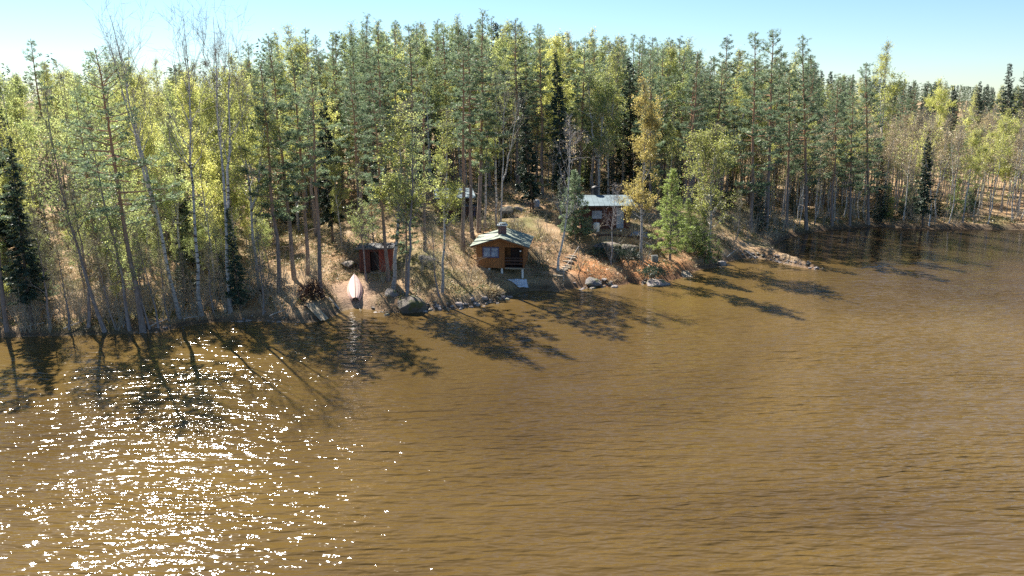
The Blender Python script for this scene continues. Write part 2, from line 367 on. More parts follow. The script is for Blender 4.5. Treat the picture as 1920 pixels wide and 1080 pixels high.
# ------------------------------------------------------------------ tree builders: each returns (trunk mesh, crown mesh, height)
def make_pine(seed, H, start, width, dens=1.0, young=False, mat=None, tuft=.36):
    rs = np.random.RandomState(seed); P = trunk_line(rs, H, .11 if not young else .05)
    r = (.0092 * H + .02) * (1 - .86 * (P[:, 2] / H) ** 1.1); r[0] *= 1.25
    tv, tq = tubes(P[None], r[None], 8)
    bl, br, C, D, LN = [], [], [], [], []
    z = start * H
    dead = np.linspace(.45 * start * H, start * H, 9)
    for zz in dead:
        a = rs.uniform(0, 6.283); L = rs.uniform(.4, 1.3); b0 = interp(P, zz); d = np.array((math.cos(a), math.sin(a), rs.uniform(-.2, .3)))
        bl.append([b0, b0 + d * L * .35, b0 + d * L * .7 + (0, 0, .05), b0 + d * L]); br.append([.03, .025, .02, .008])
    gap = (.95 if not young else .42) * (H / 18) ** .5
    while z < H * .985:
        t = (z - start * H) / (H - start * H)
        prof = (min(1, .5 + t * 2.0)) * (1 - t) ** .7 + .09 if not young else (1 - t) ** .85 + .08
        nb = rs.randint(4, 7); a0 = rs.uniform(0, 6.283)
        for k in range(nb):
            if rs.rand() < .12: continue
            a = a0 + k * 6.283 / nb + rs.normal() * .3; L = width * prof * rs.uniform(.5, 1.3)
            el = R(-10 + 50 * t ** 1.3 + rs.normal() * 8); b0 = interp(P, min(H * .99, z + rs.normal() * .16 * gap))
            h = np.array((math.cos(a), math.sin(a), 0)); up = np.array((0, 0, 1.)); side = np.cross(h, up)
            pts = [b0, b0 + h * L * .35 * math.cos(el) + up * L * .35 * math.sin(el),
                   b0 + h * L * .7 * math.cos(el) + up * L * (.7 * math.sin(el) + .02),
                   b0 + h * L * math.cos(el) + up * L * (math.sin(el) + .10)]
            bl.append(pts); rb = .012 + .011 * L; br.append([rb, rb * .75, rb * .5, .006]); pts = np.array(pts)
            nt_ = max(2, int(L * 7.5 * dens * (1 - .25 * t)))
            for j in range(nt_):
                s = 1 - rs.uniform(0, .74) ** 1.3; q = s * 3; i = min(2, int(q)); c_ = pts[i] + (pts[i + 1] - pts[i]) * (q - i)
                c_ = c_ + side * rs.normal() * .30 * L * (1.15 - s) * .8 + h * rs.normal() * .08 + up * (.05 + rs.normal() * .045)
                m_ = rs.randint(9, 14); dd = rs.normal(size=(m_, 3)) * (1, 1, .55) + h * .5 + up * .35
                C.append(np.repeat(c_[None], m_, 0) + rs.normal(size=(m_, 3)) * .05); D.append(dd); LN.append(rs.uniform(.6, 1.15, m_) * tuft * (1 - .3 * t))
        z += gap * rs.uniform(.65, 1.15) * (1 - .45 * max(t, 0))
    C = np.concatenate(C); D = np.concatenate(D); LN = np.concatenate(LN)
    sv_, sf = sprays_at(rs, C, D, LN, LN * .24)
    bv, bq = tubes(np.array(bl), np.array(br), 4)
    return np_mesh('pine_trunk', [(tv, tq, B_PINE)], [1]), np_mesh('pine_crown', [(sv_, sf, mat or M_PINE), (bv, bq, B_PINE)]), H

def make_spruce(seed, H, width, start=.05, mat=None, dens=1.0, narrow=.85):
    rs = np.random.RandomState(seed); P = trunk_line(rs, H, .03)
    r = (.0085 * H + .02) * (1 - .9 * (P[:, 2] / H)); tv, tq = tubes(P[None], r[None], 7)
    bl, br, C, D, LN = [], [], [], [], []
    z = start * H; st = .085 * (H / 18) ** .5
    while z < H * .99:
        t = (z - start * H) / (H - start * H); prof = (1 - t) ** narrow * min(1, .6 + 3 * t) + .05
        nb = rs.randint(1, 3); a0 = rs.uniform(0, 6.283)
        for k in range(nb):
            a = a0 + k * 3.1 + rs.normal() * .5; L = width * prof * rs.uniform(.5, 1.3) * (1 + .18 * math.sin(z * 2.1 + seed) + .12 * math.sin(z * 5.3))
            h = np.array((math.cos(a), math.sin(a), 0)); up = np.array((0, 0, 1.)); b0 = interp(P, z)
            dr = -.42 * (1 - t) + .35 * t
            pts = np.array([b0, b0 + h * L * .4 + up * L * dr * .45, b0 + h * L * .75 + up * L * dr * .9, b0 + h * L + up * L * (dr + .12)])
            bl.append(pts); rb = .008 + .01 * L; br.append([rb, rb * .8, rb * .5, .004])
            n_ = max(4, int(L * 11 * dens)); s = rs.uniform(.08, 1, n_) ** .8
            q = np.minimum(2, (s * 3).astype(int)); c_ = pts[q] + (pts[q + 1] - pts[q]) * (s * 3 - q)[:, None]
            side = np.cross(h, up); sg = rs.choice([-1, 1], n_)
            for w_ in range(3):
                dd = h * .7 + side[None] * (sg * rs.uniform(.2, 1.1, n_))[:, None] - up * rs.uniform(.1, .75, n_)[:, None]
                C.append(c_ + rs.normal(size=(n_, 3)) * .04); D.append(dd); LN.append(rs.uniform(.26, .46, n_) * (.55 + .45 * (1 - t)) * (H / 16) ** .5); sg = -sg
        z += st * rs.uniform(.8, 1.2)
    C = np.concatenate(C); D = np.concatenate(D); LN = np.concatenate(LN)
    sv_, sf = sprays_at(rs, C, D, LN, LN * .42); bv, bq = tubes(np.array(bl), np.array(br), 3)
    return np_mesh('spruce_trunk', [(tv, tq, B_SPRUCE)], [1]), np_mesh('spruce_crown', [(sv_, sf, mat or M_SPRUCE), (bv, bq, B_SPRUCE)]), H

def make_birch(seed, H, start, spread, leaves, leaf=.14, lm=None, nl=24, nsub=6, ntw=5, barkm=None, twigm=None, fork=False, up=.55,
               bend=0.0, droop=.0, round_=.9, thick=1.0, rough=1.0, twig=1.0, top=.985):
    rs = np.random.RandomState(seed); P = trunk_line(rs, H, .14 * rough, 12, bend)
    r = thick * (.0078 * H + .012) * (1 - .93 * (P[:, 2] / H) ** .9); r[0] *= 1.3
    lines = [(P, r)]
    if fork:
        z0 = H * rs.uniform(.3, .45); b0 = interp(P, z0); a = rs.uniform(0, 6.28); K = 12; t = np.linspace(0, 1, K)
        Q = b0 + np.column_stack([np.cos(a) * t ** .7 * H * .11, np.sin(a) * t ** .7 * H * .11, t * (H * .93 - z0)]) + rs.normal(size=(K, 3)) * .05
        Q[0] = b0; lines.append((Q, r.max() * .55 * (1 - .9 * t)))
    b8, r8, b4, r4, b3, r3, tips, tw8 = [], [], [], [], [], [], [], []
    for li, (P_, r_) in enumerate(lines):
        zlo = max(start * H, P_[0, 2] + .3)
        n_l = nl if li == 0 else int(nl * .6)
        for zz in np.sort(rs.uniform(zlo, P_[-1, 2] * top, n_l)):
            t = (zz - start * H) / (H - start * H)
            prof = max(.12, math.sin(math.pi * min(1, (t * round_ + .18)))) ** .8
            L = spread * H * prof * rs.uniform(.6, 1.2); a = rs.uniform(0, 6.283); el = R(22 + 40 * up + 22 * t + rs.normal() * 9)
            h = np.array((math.cos(a), math.sin(a), 0)); upv = np.array((0, 0, 1.)); b0 = interp(P_, zz)
            s = np.linspace(0, 1, 6); d_el = el + s * R(14)
            pts = b0 + np.outer(s * L * np.cos(d_el), h) + np.outer(s * L * np.sin(d_el) - droop * L * s ** 2, upv) + rs.normal(size=(6, 3)) * .05 * L * s[:, None]
            rb = min(.5 * np.interp(zz, P_[:, 2], r_), .014 + .010 * L); b8.append(pts); r8.append(rb * (1 - .85 * s))
            for _ in range(nsub):
                u = rs.uniform(.25, 1); i = min(4, int(u * 5)); c0 = pts[i] + (pts[i + 1] - pts[i]) * (u * 5 - i)
                d0 = pts[i + 1] - pts[i]; d0 = d0 / (np.linalg.norm(d0) + 1e-9); d1 = d0 + rs.normal(size=3) * .55 + upv * .15; d1 /= np.linalg.norm(d1)
                L2 = L * rs.uniform(.22, .5) * (1.15 - .5 * u); s4 = np.linspace(0, 1, 4)
                p4 = c0 + np.outer(s4 * L2, d1) + np.outer(s4 ** 2, rs.normal(size=3) * .10 * L2 + upv * L2 * (.12 - droop * 1.2))
                b4.append(p4); r4.append((rb * .45 * (1 - .5 * u) + .003) * (1 - .75 * s4))
                for _ in range(ntw):
                    u2 = rs.uniform(.2, 1); j = min(2, int(u2 * 3)); e0 = p4[j] + (p4[j + 1] - p4[j]) * (u2 * 3 - j)
                    d2 = d1 + rs.normal(size=3) * .7 + upv * (.1 - droop * 2); d2 /= np.linalg.norm(d2); L3 = rs.uniform(.35, .85) * twig * (.5 + .06 * H * .5)
                    e1 = e0 + d2 * L3 * .5; e2 = e0 + d2 * L3 + rs.normal(size=3) * .05 - upv * droop * .3
                    b3.append([e0, e1, e2]); r3.append([.007, .006, .003]); tips.append((e0, e2)); tw8.append(L ** 1.3)
    tp = np.array(tips); n = leaves; parts = []
    if n:
        tw8 = np.array(tw8); k = rs.choice(len(tp), n, p=tw8 / tw8.sum()); u = rs.uniform(.1, 1.1, n)[:, None]
        C = tp[k, 0] * (1 - u) + tp[k, 1] * u + rs.normal(size=(n, 3)) * .10
        parts.append((*quads_at(rs, C, rs.uniform(.6, 1.25, n) * leaf, .75), lm))
    twm = twigm or B_TWIG; bm_ = barkm or B_BIRCH
    parts.append((*tubes(np.array(b8), np.array(r8), 5), bm_))
    parts.append((*tubes(np.array(b4), np.array(r4), 3), twm)); parts.append((*tubes(np.array(b3), np.array(r3), 3), twm))
    tr = [(*tubes(P_[None], r_[None], 8), bm_) for P_, r_ in lines]
    return np_mesh('birch_trunk', tr, [1] * len(tr)), np_mesh('birch_crown', parts), H

KIT = {
    'pine': [make_pine(11, 20, .46, 2.6), make_pine(12, 19, .36, 2.3), make_pine(13, 21, .52, 2.8, .95), make_pine(14, 18, .32, 2.5), make_pine(15, 20, .42, 2.1), make_pine(16, 19, .5, 2.4, .8)],
    'broad_pine': [make_pine(21, 18, .30, 3.1, .8), make_pine(22, 20, .28, 3.0, 1.0), make_pine(23, 20, .22, 2.9, 1.05)],
    'open_pine': [make_pine(25, 19, .40, 3.9, .55)],
    'young_pine': [make_pine(31, 7, .12, 1.7, 1.3, True, M_PINE, .30), make_pine(32, 8, .14, 1.7, .8, True, M_YSPRUCE, .30)],
    'spruce': [make_spruce(41, 17, 2.0), make_spruce(42, 18, 1.7, .08), make_spruce(43, 15, 2.2)],
    'narrow_spruce': [make_spruce(45, 17, 1.7, .12, None, 1.7), make_spruce(46, 18, 1.5, .16, None, 1.7)],
    'young_spruce': [make_spruce(47, 5, 1.3, .03, M_YSPRUCE, 1.0), make_spruce(48, 5.5, 1.35, .03, None, 1.5)],
    'birch': [make_birch(51, 15, .28, .20, 7600, .12, M_BIRCH), make_birch(52, 16, .25, .18, 7200, .12, M_BIRCH, fork=True), make_birch(53, 14, .3, .22, 7600, .12, M_BIRCHG),
              make_birch(54, 16, .33, .17, 6200, .12, M_BIRCH), make_birch(55, 15, .22, .18, 6800, .12, M_BIRCHG)],
    'big_birch': [make_birch(61, 16, .22, .27, 17000, .125, M_BIRCHG, nl=34, droop=.05), make_birch(62, 13, .2, .34, 10500, .12, M_BIRCH, nl=36, fork=True, droop=.08),
                  make_birch(63, 17, .25, .23, 15000, .125, M_BIRCHG, nl=34, fork=True)],
    'golden_birch': [make_birch(65, 18, .22, .20, 15000, .125, M_GOLD, nl=34, droop=.06), make_birch(66, 15, .25, .2, 11000, .125, M_BIRCH, nl=30)],
    'bare_birch': [make_birch(71, 21, .52, .25, 0, .12, M_TAN, nl=15, nsub=6, ntw=4, twigm=B_TWIG, fork=True, up=.78, top=.86, thick=.9), make_birch(72, 21, .50, .27, 0, .12, M_TAN, nl=20, nsub=6, ntw=4, twigm=B_TWIG, up=.72, top=.88, thick=.9),
                   make_birch(73, 12, .32, .24, 120, .12, M_TAN, nl=22, nsub=6, ntw=4, twigm=B_GTWIG, barkm=B_WHITE, bend=-.5, up=.6), make_birch(74, 7, .45, .30, 0, .1, M_TAN, nl=16, nsub=5, ntw=4, twigm=B_GTWIG, up=.7)],
    'sparse_birch': [make_birch(81, 15, .3, .2, 2200, .12, M_BIRCHG, nl=22, bend=.5, barkm=B_ALDER), make_birch(82, 13, .3, .22, 2000, .12, M_BIRCHG, nl=22, bend=-.4, barkm=B_ALDER), make_birch(83, 11, .22, .24, 1500, .12, M_ALDER, nl=24, bend=.4, barkm=B_ALDER, thick=1.3)],
    'slim_birch': [make_birch(91, 12, .42, .13, 700, .14, M_TAN, nl=16, nsub=5, ntw=4, barkm=B_WHITE, thick=.72), make_birch(92, 11, .45, .13, 600, .14, M_TAN, nl=15, nsub=5, ntw=4, barkm=B_WHITE, thick=.7, fork=True),
                   make_birch(93, 12, .5, .12, 900, .14, M_BIRCH, nl=15, nsub=5, ntw=4, barkm=B_WHITE, thick=.72), make_birch(94, 10.5, .35, .13, 500, .13, M_TAN, nl=16, nsub=5, ntw=4, barkm=B_BIRCH, thick=.75)],
}
NAME = {'pine': ('pine_tree', 'pine'), 'broad_pine': ('pine_tree', 'pine'), 'open_pine': ('pine_tree', 'pine'), 'young_pine': ('young_pine', 'young pine'),
        'spruce': ('spruce_tree', 'spruce'), 'narrow_spruce': ('spruce_tree', 'spruce'), 'young_spruce': ('young_spruce', 'young spruce'),
        'birch': ('birch_tree', 'birch'), 'big_birch': ('birch_tree', 'birch'), 'golden_birch': ('birch_tree', 'birch'), 'bare_birch': ('bare_birch', 'bare birch'),
        'sparse_birch': ('shore_birch', 'birch'), 'slim_birch': ('slender_birch', 'young birch')}
def plant(kind, i, base, top, label, group=None, spin=None, wide=1.0):
    tr, cr, H = KIT[kind][i % len(KIT[kind])]
    ax = Vector(top) - Vector(base); h = ax.length
    q = Vector((0, 0, 1)).rotation_difference(ax.normalized())
    rot = (q.to_matrix() @ Matrix.Rotation(rnd.uniform(0, 6.283) if spin is None else spin, 3, 'Z')).to_euler()
    nm, cat = NAME[kind]; s = h / H
    o = link(nm, None, None, (base[0], base[1], base[2] - .12), rot, (s * wide, s * wide, s)); o.empty_display_size = .3
    set_props(o, label, cat, group)
    link('trunk', tr, o); link('crown', cr, o)
    return o

# ------------------------------------------------------------------ the setting: ground and lake
def axis(a, b, step, lo, hi, k=1.18):
    c = list(np.arange(a, b, step)); s = step; v = a; L = []
    while v > lo: s *= k; v -= s; L.append(v)
    s = step; v = c[-1]; Rr = []
    while v < hi: s *= k; v += s; Rr.append(v)
    return np.array(L[::-1] + c + Rr)
def grid_mesh(name, xs, ys, Z, mat, attrs):
    X, Y = np.meshgrid(xs, ys); nx, ny = len(xs), len(ys)
    V = np.column_stack([X.ravel(), Y.ravel(), Z.ravel()]); i = np.arange(nx * ny).reshape(ny, nx)
    q = np.stack([i[:-1, :-1], i[:-1, 1:], i[1:, 1:], i[1:, :-1]], -1).reshape(-1, 4)
    me = np_mesh(name, [(V, q, mat)], [1])
    for k, a in attrs.items():
        at = me.attributes.new(k, 'FLOAT', 'POINT'); at.data.foreach_set('value', a.astype(np.float32).ravel())
    return me
gx = axis(-45, 40, .42, -3000, 3000); gy = axis(44, 92, .42, 30, 4000)
GX, GY = np.meshgrid(gx, gy); GSD = shore_sd(GX, GY).reshape(GX.shape); GH = ground_h(GX, GY, GSD)
nb = np.exp(-((GX - 13.5) / 6.5) ** 2 - ((GY - 65) / 4.5) ** 2) * 1.15 + .75 * np.exp(-((GX - 6.5) / 2.5) ** 2 - ((GY - 63) / 3) ** 2)
nb = np.clip(nb * (.55 + .9 * vnoise(GX / 1.3, GY / 1.3, 9)), 0, 1)
bt = at_z(660, 573); sand = np.clip(np.exp(-((GX - bt[0]) / 1.7) ** 2 - ((GY - bt[1] - .8) / 1.9) ** 2) * 1.2, 0, 1)
wet = np.clip(1 - np.abs(GSD - .25) / (.55 + .8 * smooth(24, 36, GX)), 0, 1) * .9
link('ground', grid_mesh('ground', gx, gy, GH, M_GROUND, {'needle_bank': nb, 'wet_edge': wet * (1 - sand), 'sand': sand}))['kind'] = 'structure'

wx = axis(-48, 60, .9, -3000, 3000, 1.3); wy = axis(42, 92, .7, -1500, 130, 1.3)
WX, WY = np.meshgrid(wx, wy); WSD = shore_sd(WX, WY).reshape(WX.shape)
shal = np.exp(-np.maximum(-WSD, 0) / 1.6) * .85
shel = smooth(16, 34, WX) * smooth(66, 76, WY) * .9 + .8 * np.exp(-np.maximum(-WSD, 0) / 9)
link('lake_water', grid_mesh('lake_water', wx, wy, np.zeros_like(WX), M_WATER, {'shallow': shal, 'shelter': np.clip(shel, 0, 1), 'cove_shade': smooth(21, 30, WX) * smooth(66, 74, WY + (vnoise(WX / 4, WY / 4, 8) - .5) * 8) * .92}))['kind'] = 'structure'

# ------------------------------------------------------------------ boxes for the built things
BOXES = {}
def box_mesh(sx, sy, sz, mat, bev=.0):
    key = (round(sx, 4), round(sy, 4), round(sz, 4), mat.name, bev)
    if key in BOXES: return BOXES[key]
    bm = bmesh.new(); bmesh.ops.create_cube(bm, size=1.0); bmesh.ops.scale(bm, vec=(sx, sy, sz), verts=bm.verts)
    if bev: bmesh.ops.bevel(bm, geom=bm.edges[:], offset=bev, segments=1, affect='EDGES')
    me = bpy.data.meshes.new('box'); bm.to_mesh(me); bm.free(); me.materials.append(mat); BOXES[key] = me; return me
def box(name, parent, lo, hi, mat, bev=.0, rot=None):
    lo = np.array(lo, float); hi = np.array(hi, float); s = hi - lo
    me = box_mesh(*s, mat, bev); me.name = name
    return link(name, me, parent, tuple((lo + hi) / 2), rot)
def prism(name, parent, prof, axis_, a, b, mat):
    """profile polygon [(u,v)] extruded along an axis: 'y' -> (u, y, v), 'x' -> (x, u, v)"""
    n = len(prof); f = (lambda u, v, w: (u, w, v)) if axis_ == 'y' else (lambda u, v, w: (w, u, v))
    bm = bmesh.new(); A = [bm.verts.new(f(u, v, a)) for u, v in prof]; B = [bm.verts.new(f(u, v, b)) for u, v in prof]
    bm.faces.new(A); bm.faces.new(B[::-1])
    for i in range(n): bm.faces.new((A[i], A[(i + 1) % n], B[(i + 1) % n], B[i]))
    bmesh.ops.recalc_face_normals(bm, faces=bm.faces[:]); me = bpy.data.meshes.new(name); bm.to_mesh(me); bm.free()
    me.materials.append(mat); return link(name, me, parent)
def pole(name, parent, pts, rad, mat, ns=8):
    pts = np.array(pts, float); rad = np.full(len(pts), rad) if np.isscalar(rad) else np.array(rad)
    v, q = tubes(pts[None], rad[None], ns); n = len(pts)
    caps = np.array([[i for i in range(ns)][::-1], [(n - 1) * ns + i for i in range(ns)]])
    return link(name, np_mesh(name, [(v, q, mat), (np.zeros((0, 3)), np.zeros((0, 4)), mat), (v, caps, mat)], [1, 0, 0]), parent)

# ---- the orange sauna cabin on piers
g1 = ground(938, 514); cb = empty('cabin', (g1[0], g1[1], g1[2]), 'small orange wooden cabin on white piers with a mossy green gable roof', 'cabin', R(-6))
FL = .52; HW = 2.0; DEP = 4.2; EV = 1.92; RISE = .62
def roof_z(x): return FL + EV + RISE * (1 - abs(x) / HW)
# front wall: backing and upright boards, left of the porch and over it
bx = .37
wl_ = prism('front_wall', cb, [(-HW + .02, FL), (bx - .02, FL), (bx - .02, roof_z(bx) - .03), (0, roof_z(0) - .03), (-HW + .02, roof_z(-HW) - .03)], 'y', .03, .09, W_ORANGE_D)
nb_ = 16; xs_ = np.linspace(-HW, bx, nb_ + 1)
WIN = (-1.47, -.10, FL + .80, FL + 1.72)
def board(parent, x0, x1, z0, z1f, mat=W_ORANGE, y0=0.0, y1=.026):
    x0 += .006; x1 -= .006
    prof = [(x0, z0), (x1, z0), (x1, z1f(x1))] + ([(0, z1f(0))] if x0 < 0 < x1 else []) + [(x0, z1f(x0))]
    return prism('plank', parent, prof, 'y', y0, y1, mat)
for a, b in zip(xs_[:-1], xs_[1:]):
    if b > WIN[0] + .01 and a < WIN[1] - .01:
        board(wl_, a, b, FL - .06, lambda x: WIN[2] - .02); board(wl_, a, b, WIN[3] + .02, lambda x: roof_z(x) - .02)
    else: board(wl_, a, b, FL - .06, lambda x: roof_z(x) - .02)
gb = prism('porch_gable', cb, [(bx + .02, FL + 1.74), (HW - .02, FL + 1.74), (HW - .02, roof_z(HW) - .03), (bx + .02, roof_z(bx) - .03)], 'y', .03, .09, W_ORANGE_D)
for a, b in zip(np.linspace(bx, HW, 9)[:-1], np.linspace(bx, HW, 9)[1:]): board(gb, a, b, FL + 1.70, lambda x: roof_z(x) - .02)
# other walls, floor, porch
box('side_wall', cb, (-HW + .01, .1, FL), (-HW + .09, DEP, FL + EV + .02), W_ORANGE)
box('side_wall', cb, (HW - .09, 1.35, FL), (HW - .01, DEP, FL + EV + .02), W_ORANGE)
box('porch_side_wall', cb, (HW - .07, .12, FL + .0), (HW - .02, 1.34, FL + EV), W_ORANGE_D)
box('partition_wall', cb, (bx - .08, .10, FL), (bx - .01, 1.3, FL + 2.2), W_ORANGE_D)
pw_ = box('porch_back_wall', cb, (bx, 1.3, FL), (HW - .09, 1.38, FL + EV + .05), W_ORANGE_D)
prism('back_wall', cb, [(-HW + .02, FL), (HW - .02, FL), (HW - .02, roof_z(HW) - .03), (0, roof_z(0) - .03), (-HW + .02, roof_z(HW) - .03)], 'y', DEP, DEP + .08, W_ORANGE)
dr = box('door', cb, (.75, 1.25, FL + .02), (1.5, 1.297, FL + 1.72), W_DARK); box('handle', dr, (-.33, -.06, -.02), (-.29, -.024, .10), P_BLACK)
box('floor', cb, (-HW + .1, .10, FL - .1), (HW - .02, DEP, FL - .003), W_DARK)
box('floor_beam', cb, (bx + .01, -.03, FL - .13), (HW + .02, .08, FL - .01), W_GREY)
rl = empty('railing', (0, 0, 0), None, None); rl.parent = cb
for zz in (.30, .58, .80): box('rail', rl, (bx + .02, .02, FL + zz - .06), (HW - .1, .06, FL + zz + .06), W_DARK)
box('porch_post', cb, (HW - .11, -.005, FL), (HW + .0, .11, FL + 1.70), W_ORANGE_D)
for px_, zb in ((-HW + .12, -.4), (-.95, -.55), (.12, -.55), (HW - .15, -1.1)): box('pier', cb, (px_ - .08, .12, zb), (px_ + .08, .28, FL - .1), P_WHITE, .01)
for px_ in (-HW + .12, HW - .15): box('pier', cb, (px_ - .08, DEP - .4, -.5), (px_ + .08, DEP - .2, FL - .1), P_WHITE, .01)
wd = empty('window', (0, 0, 0), None, None); wd.parent = cb
x0, x1, z0, z1 = WIN
for a, b, c, d in ((x0, x0 + .09, z0, z1), (x1 - .09, x1, z0, z1), (x0 + .09, x1 - .09, z0, z0 + .09), (x0 + .09, x1 - .09, z1 - .09, z1), ((x0 + x1) / 2 - .035, (x0 + x1) / 2 + .035, z0 + .09, z1 - .09)):
    box('frame', wd, (a, -.035, c), (b, .028, d), W_BLUE)
for a, b in ((x0 + .09, (x0 + x1) / 2 - .035), ((x0 + x1) / 2 + .035, x1 - .09)): box('pane', wd, (a, .0, z0 + .09), (b, .012, z1 - .09), P_GLASS)
# roof: overlapping sheets on each slope
rf = empty('roof', (0, 0, 0), None, None); rf.parent = cb
OV = .42; Y0, Y1 = -.55, DEP + .4; ang = math.atan2(RISE, HW); SL = (HW + OV) / math.cos(ang)
for sgn in (-1, 1):
    deck = prism('roof_deck', rf, [(0, FL + EV + RISE), (sgn * (HW + OV), FL + EV + RISE - (HW + OV) * RISE / HW), (sgn * (HW + OV), FL + EV + RISE - (HW + OV) * RISE / HW + .05), (0, FL + EV + RISE + .05)], 'y', Y0, Y1, P_FELTD)
    ys_ = np.linspace(Y0 - .03, Y1 + .03, 6)
    for k in range(5):
        e = .012 + .014 * (k % 2) + rnd.uniform(0, .01)
        prism('roofing_sheet', rf, [(sgn * .002, FL + EV + RISE + .053), (sgn * (HW + OV + .04), FL + EV + RISE - (HW + OV + .04) * RISE / HW + .053),
              (sgn * (HW + OV + .04), FL + EV + RISE - (HW + OV + .04) * RISE / HW + .053 + e), (sgn * .002, FL + EV + RISE + .053 + e)], 'y', ys_[k] + .012, ys_[k + 1] - .012, P_FELT)
    prism('barge_board', rf, [(sgn * .002, FL + EV + RISE - .10), (sgn * (HW + OV), FL + EV + RISE - (HW + OV) * RISE / HW - .10), (sgn * (HW + OV), FL + EV + RISE - (HW + OV) * RISE / HW - .003), (sgn * .002, FL + EV + RISE - .003)], 'y', Y0 + .02, Y0 + .05, W_ORANGE_D)
ch = empty('chimney', (0, 0, 0), None, None); ch.parent = cb
zt = FL + EV + RISE
me = None
for k in range(9):
    for j in range(3):
        for fz in (0, 1):
            o = box('brick', ch, (-.33 + j * .22 + (.0 if k % 2 else .0), 1.3 + fz * .3, zt - .35 + k * .12), (-.12 + j * .22, 1.58 + fz * .3, zt - .35 + k * .12 + .11), P_BRICK, .008)
box('mortar_core', ch, (-.31, 1.32, zt - .35), (.31, 1.86, zt + .72), P_CONC)
box('cap_slab', ch, (-.42, 1.22, zt + .735), (.42, 1.96, zt + .81), P_WHITE, .01)
for a in (-.3, .3): box('cap_leg', ch, (a - .04, 1.5, zt + .812), (a + .04, 1.6, zt + .93), P_CONC)
box('cap_plate', ch, (-.3, 1.3, zt + .932), (.34, 1.88, zt + .96), P_METAL)
lm_ = link('lamp', None, cb, (HW - .32, -.06, FL + 1.42)); bm = bmesh.new(); bmesh.ops.create_uvsphere(bm, u_segments=12, v_segments=8, radius=.075); me = bpy.data.meshes.new('globe'); bm.to_mesh(me); bm.free(); me.materials.append(P_WHITE)
link('globe', me, lm_); box('bracket', lm_, (-.02, .04, -.02), (.02, .09, .12), P_BLACK)

# ---- the red-brown cottage with the pale blue metal roof
yw = c2[1]; cot = empty('cottage', (c2[0], yw, c2[2]), 'red-brown cottage with a pale blue sheet metal roof above the steps', 'cottage', R(1))
HWc, Dc, He = 2.35, 3.6, 2.25
bw = box('front_wall', cot, (-HWc, .06, -.1), (HWc, .12, He), W_DARK)
for a, b in zip(np.linspace(-HWc, HWc, 23)[:-1], np.linspace(-HWc, HWc, 23)[1:]):
    if 1.05 < (a + b) / 2 < 1.75: box('plank', bw, (a + .008, -.06, 1.0), (b - .008, -.032, 1.10), W_REDBROWN); continue
    box('plank', bw, (a + .008, -.06, -1.1), (b - .008, -.032, 1.10), W_REDBROWN)
for s_ in (-1, 1): box('side_wall', cot, (s_ * HWc - .05 + .0, .125, -.1), (s_ * HWc + .05, Dc, He + .2), W_REDBROWN)
box('back_wall', cot, (-HWc + .06, Dc - .08, -.1), (HWc - .06, Dc, He + .35), W_REDBROWN)
d2 = box('door', cot, (1.06, -.02, .0), (1.74, .055, 2.02), P_PALEBLUE); box('handle', d2, (.24, -.09, -.05), (.28, -.04, .07), P_BLACK)
w2_ = empty('window', (0, 0, 0), None, None); w2_.parent = cot
for a, b, c, d in ((-1.4, -1.33, .9, 1.8), (-.37, -.3, .9, 1.8), (-1.33, -.37, .9, .97), (-1.33, -.37, 1.73, 1.8)): box('frame', w2_, (a, -.045, c), (b, -.004, d), W_DARK)
box('pane', w2_, (-1.33, -.03, .97), (-.37, -.015, 1.73), P_GLASS)
rf2 = empty('roof', (0, 0, 0), None, None); rf2.parent = cot
OVc = .35; yf, yr = -.7, 2.4; zr0, zr1 = He + .0, He + .62; tx = HWc + .3; sl2 = (zr1 - zr0) / (yr - yf)
prism('roof_deck', rf2, [(yf, zr0), (yr, zr1), (yr, zr1 + .06), (yf, zr0 + .06)], 'x', -tx + .02, tx - .02, W_DARK)
prism('roof_deck', rf2, [(yr + .004, zr1), (yr + 2.0, zr1 - .4), (yr + 2.0, zr1 - .34), (yr + .004, zr1 + .06)], 'x', -tx + .02, tx - .02, W_DARK)
xs2 = np.linspace(-tx, tx, 12)
for a, b in zip(xs2[:-1], xs2[1:]):
    prism('metal_sheet', rf2, [(yf - .05, zr0 + .063 - .05 * sl2), (yr, zr1 + .063), (yr, zr1 + .085), (yf - .05, zr0 + .085 - .05 * sl2)], 'x', a + .012, b - .012, P_METAL)
    prism('standing_seam', rf2, [(yf - .05, zr0 + .066 - .05 * sl2), (yr, zr1 + .066), (yr, zr1 + .12), (yf - .05, zr0 + .12 - .05 * sl2)], 'x', b - .010, b + .010, P_METAL)
    prism('metal_sheet', rf2, [(yr + .006, zr1 + .063), (yr + 2.05, zr1 - .345), (yr + 2.05, zr1 - .32), (yr + .006, zr1 + .085)], 'x', a + .012, b - .012, P_METAL)
prism('eave_board', rf2, [(yf - .02, zr0 - .1), (yf + .015, zr0 - .1), (yf + .015, zr0 - .004), (yf - .02, zr0 - .004)], 'x', -tx + .02, tx + .35, W_DARK)
ch2 = empty('chimney', (0, 0, 0), None, None); ch2.parent = cot
pole('flue', ch2, [(-.72, 2.7, zr1 - .3), (-.72, 2.7, zr1 + .75)], .26, P_BLACK, 12); pole('cowl', ch2, [(-.72, 2.7, zr1 + .76), (-.72, 2.7, zr1 + .86), (-.72, 2.7, zr1 + .98)], [.4, .36, .06], P_BLACK, 12)
for a in (1.0, 1.4): pass
st_ = empty('doorstep', (0, 0, 0), None, None); st_.parent = cot
for k in range(3): box('tread', st_, (.85, -.75 + k * .24, -.12 + k * .04), (1.95, -.53 + k * .24, -.02 + k * .04), W_GREY)

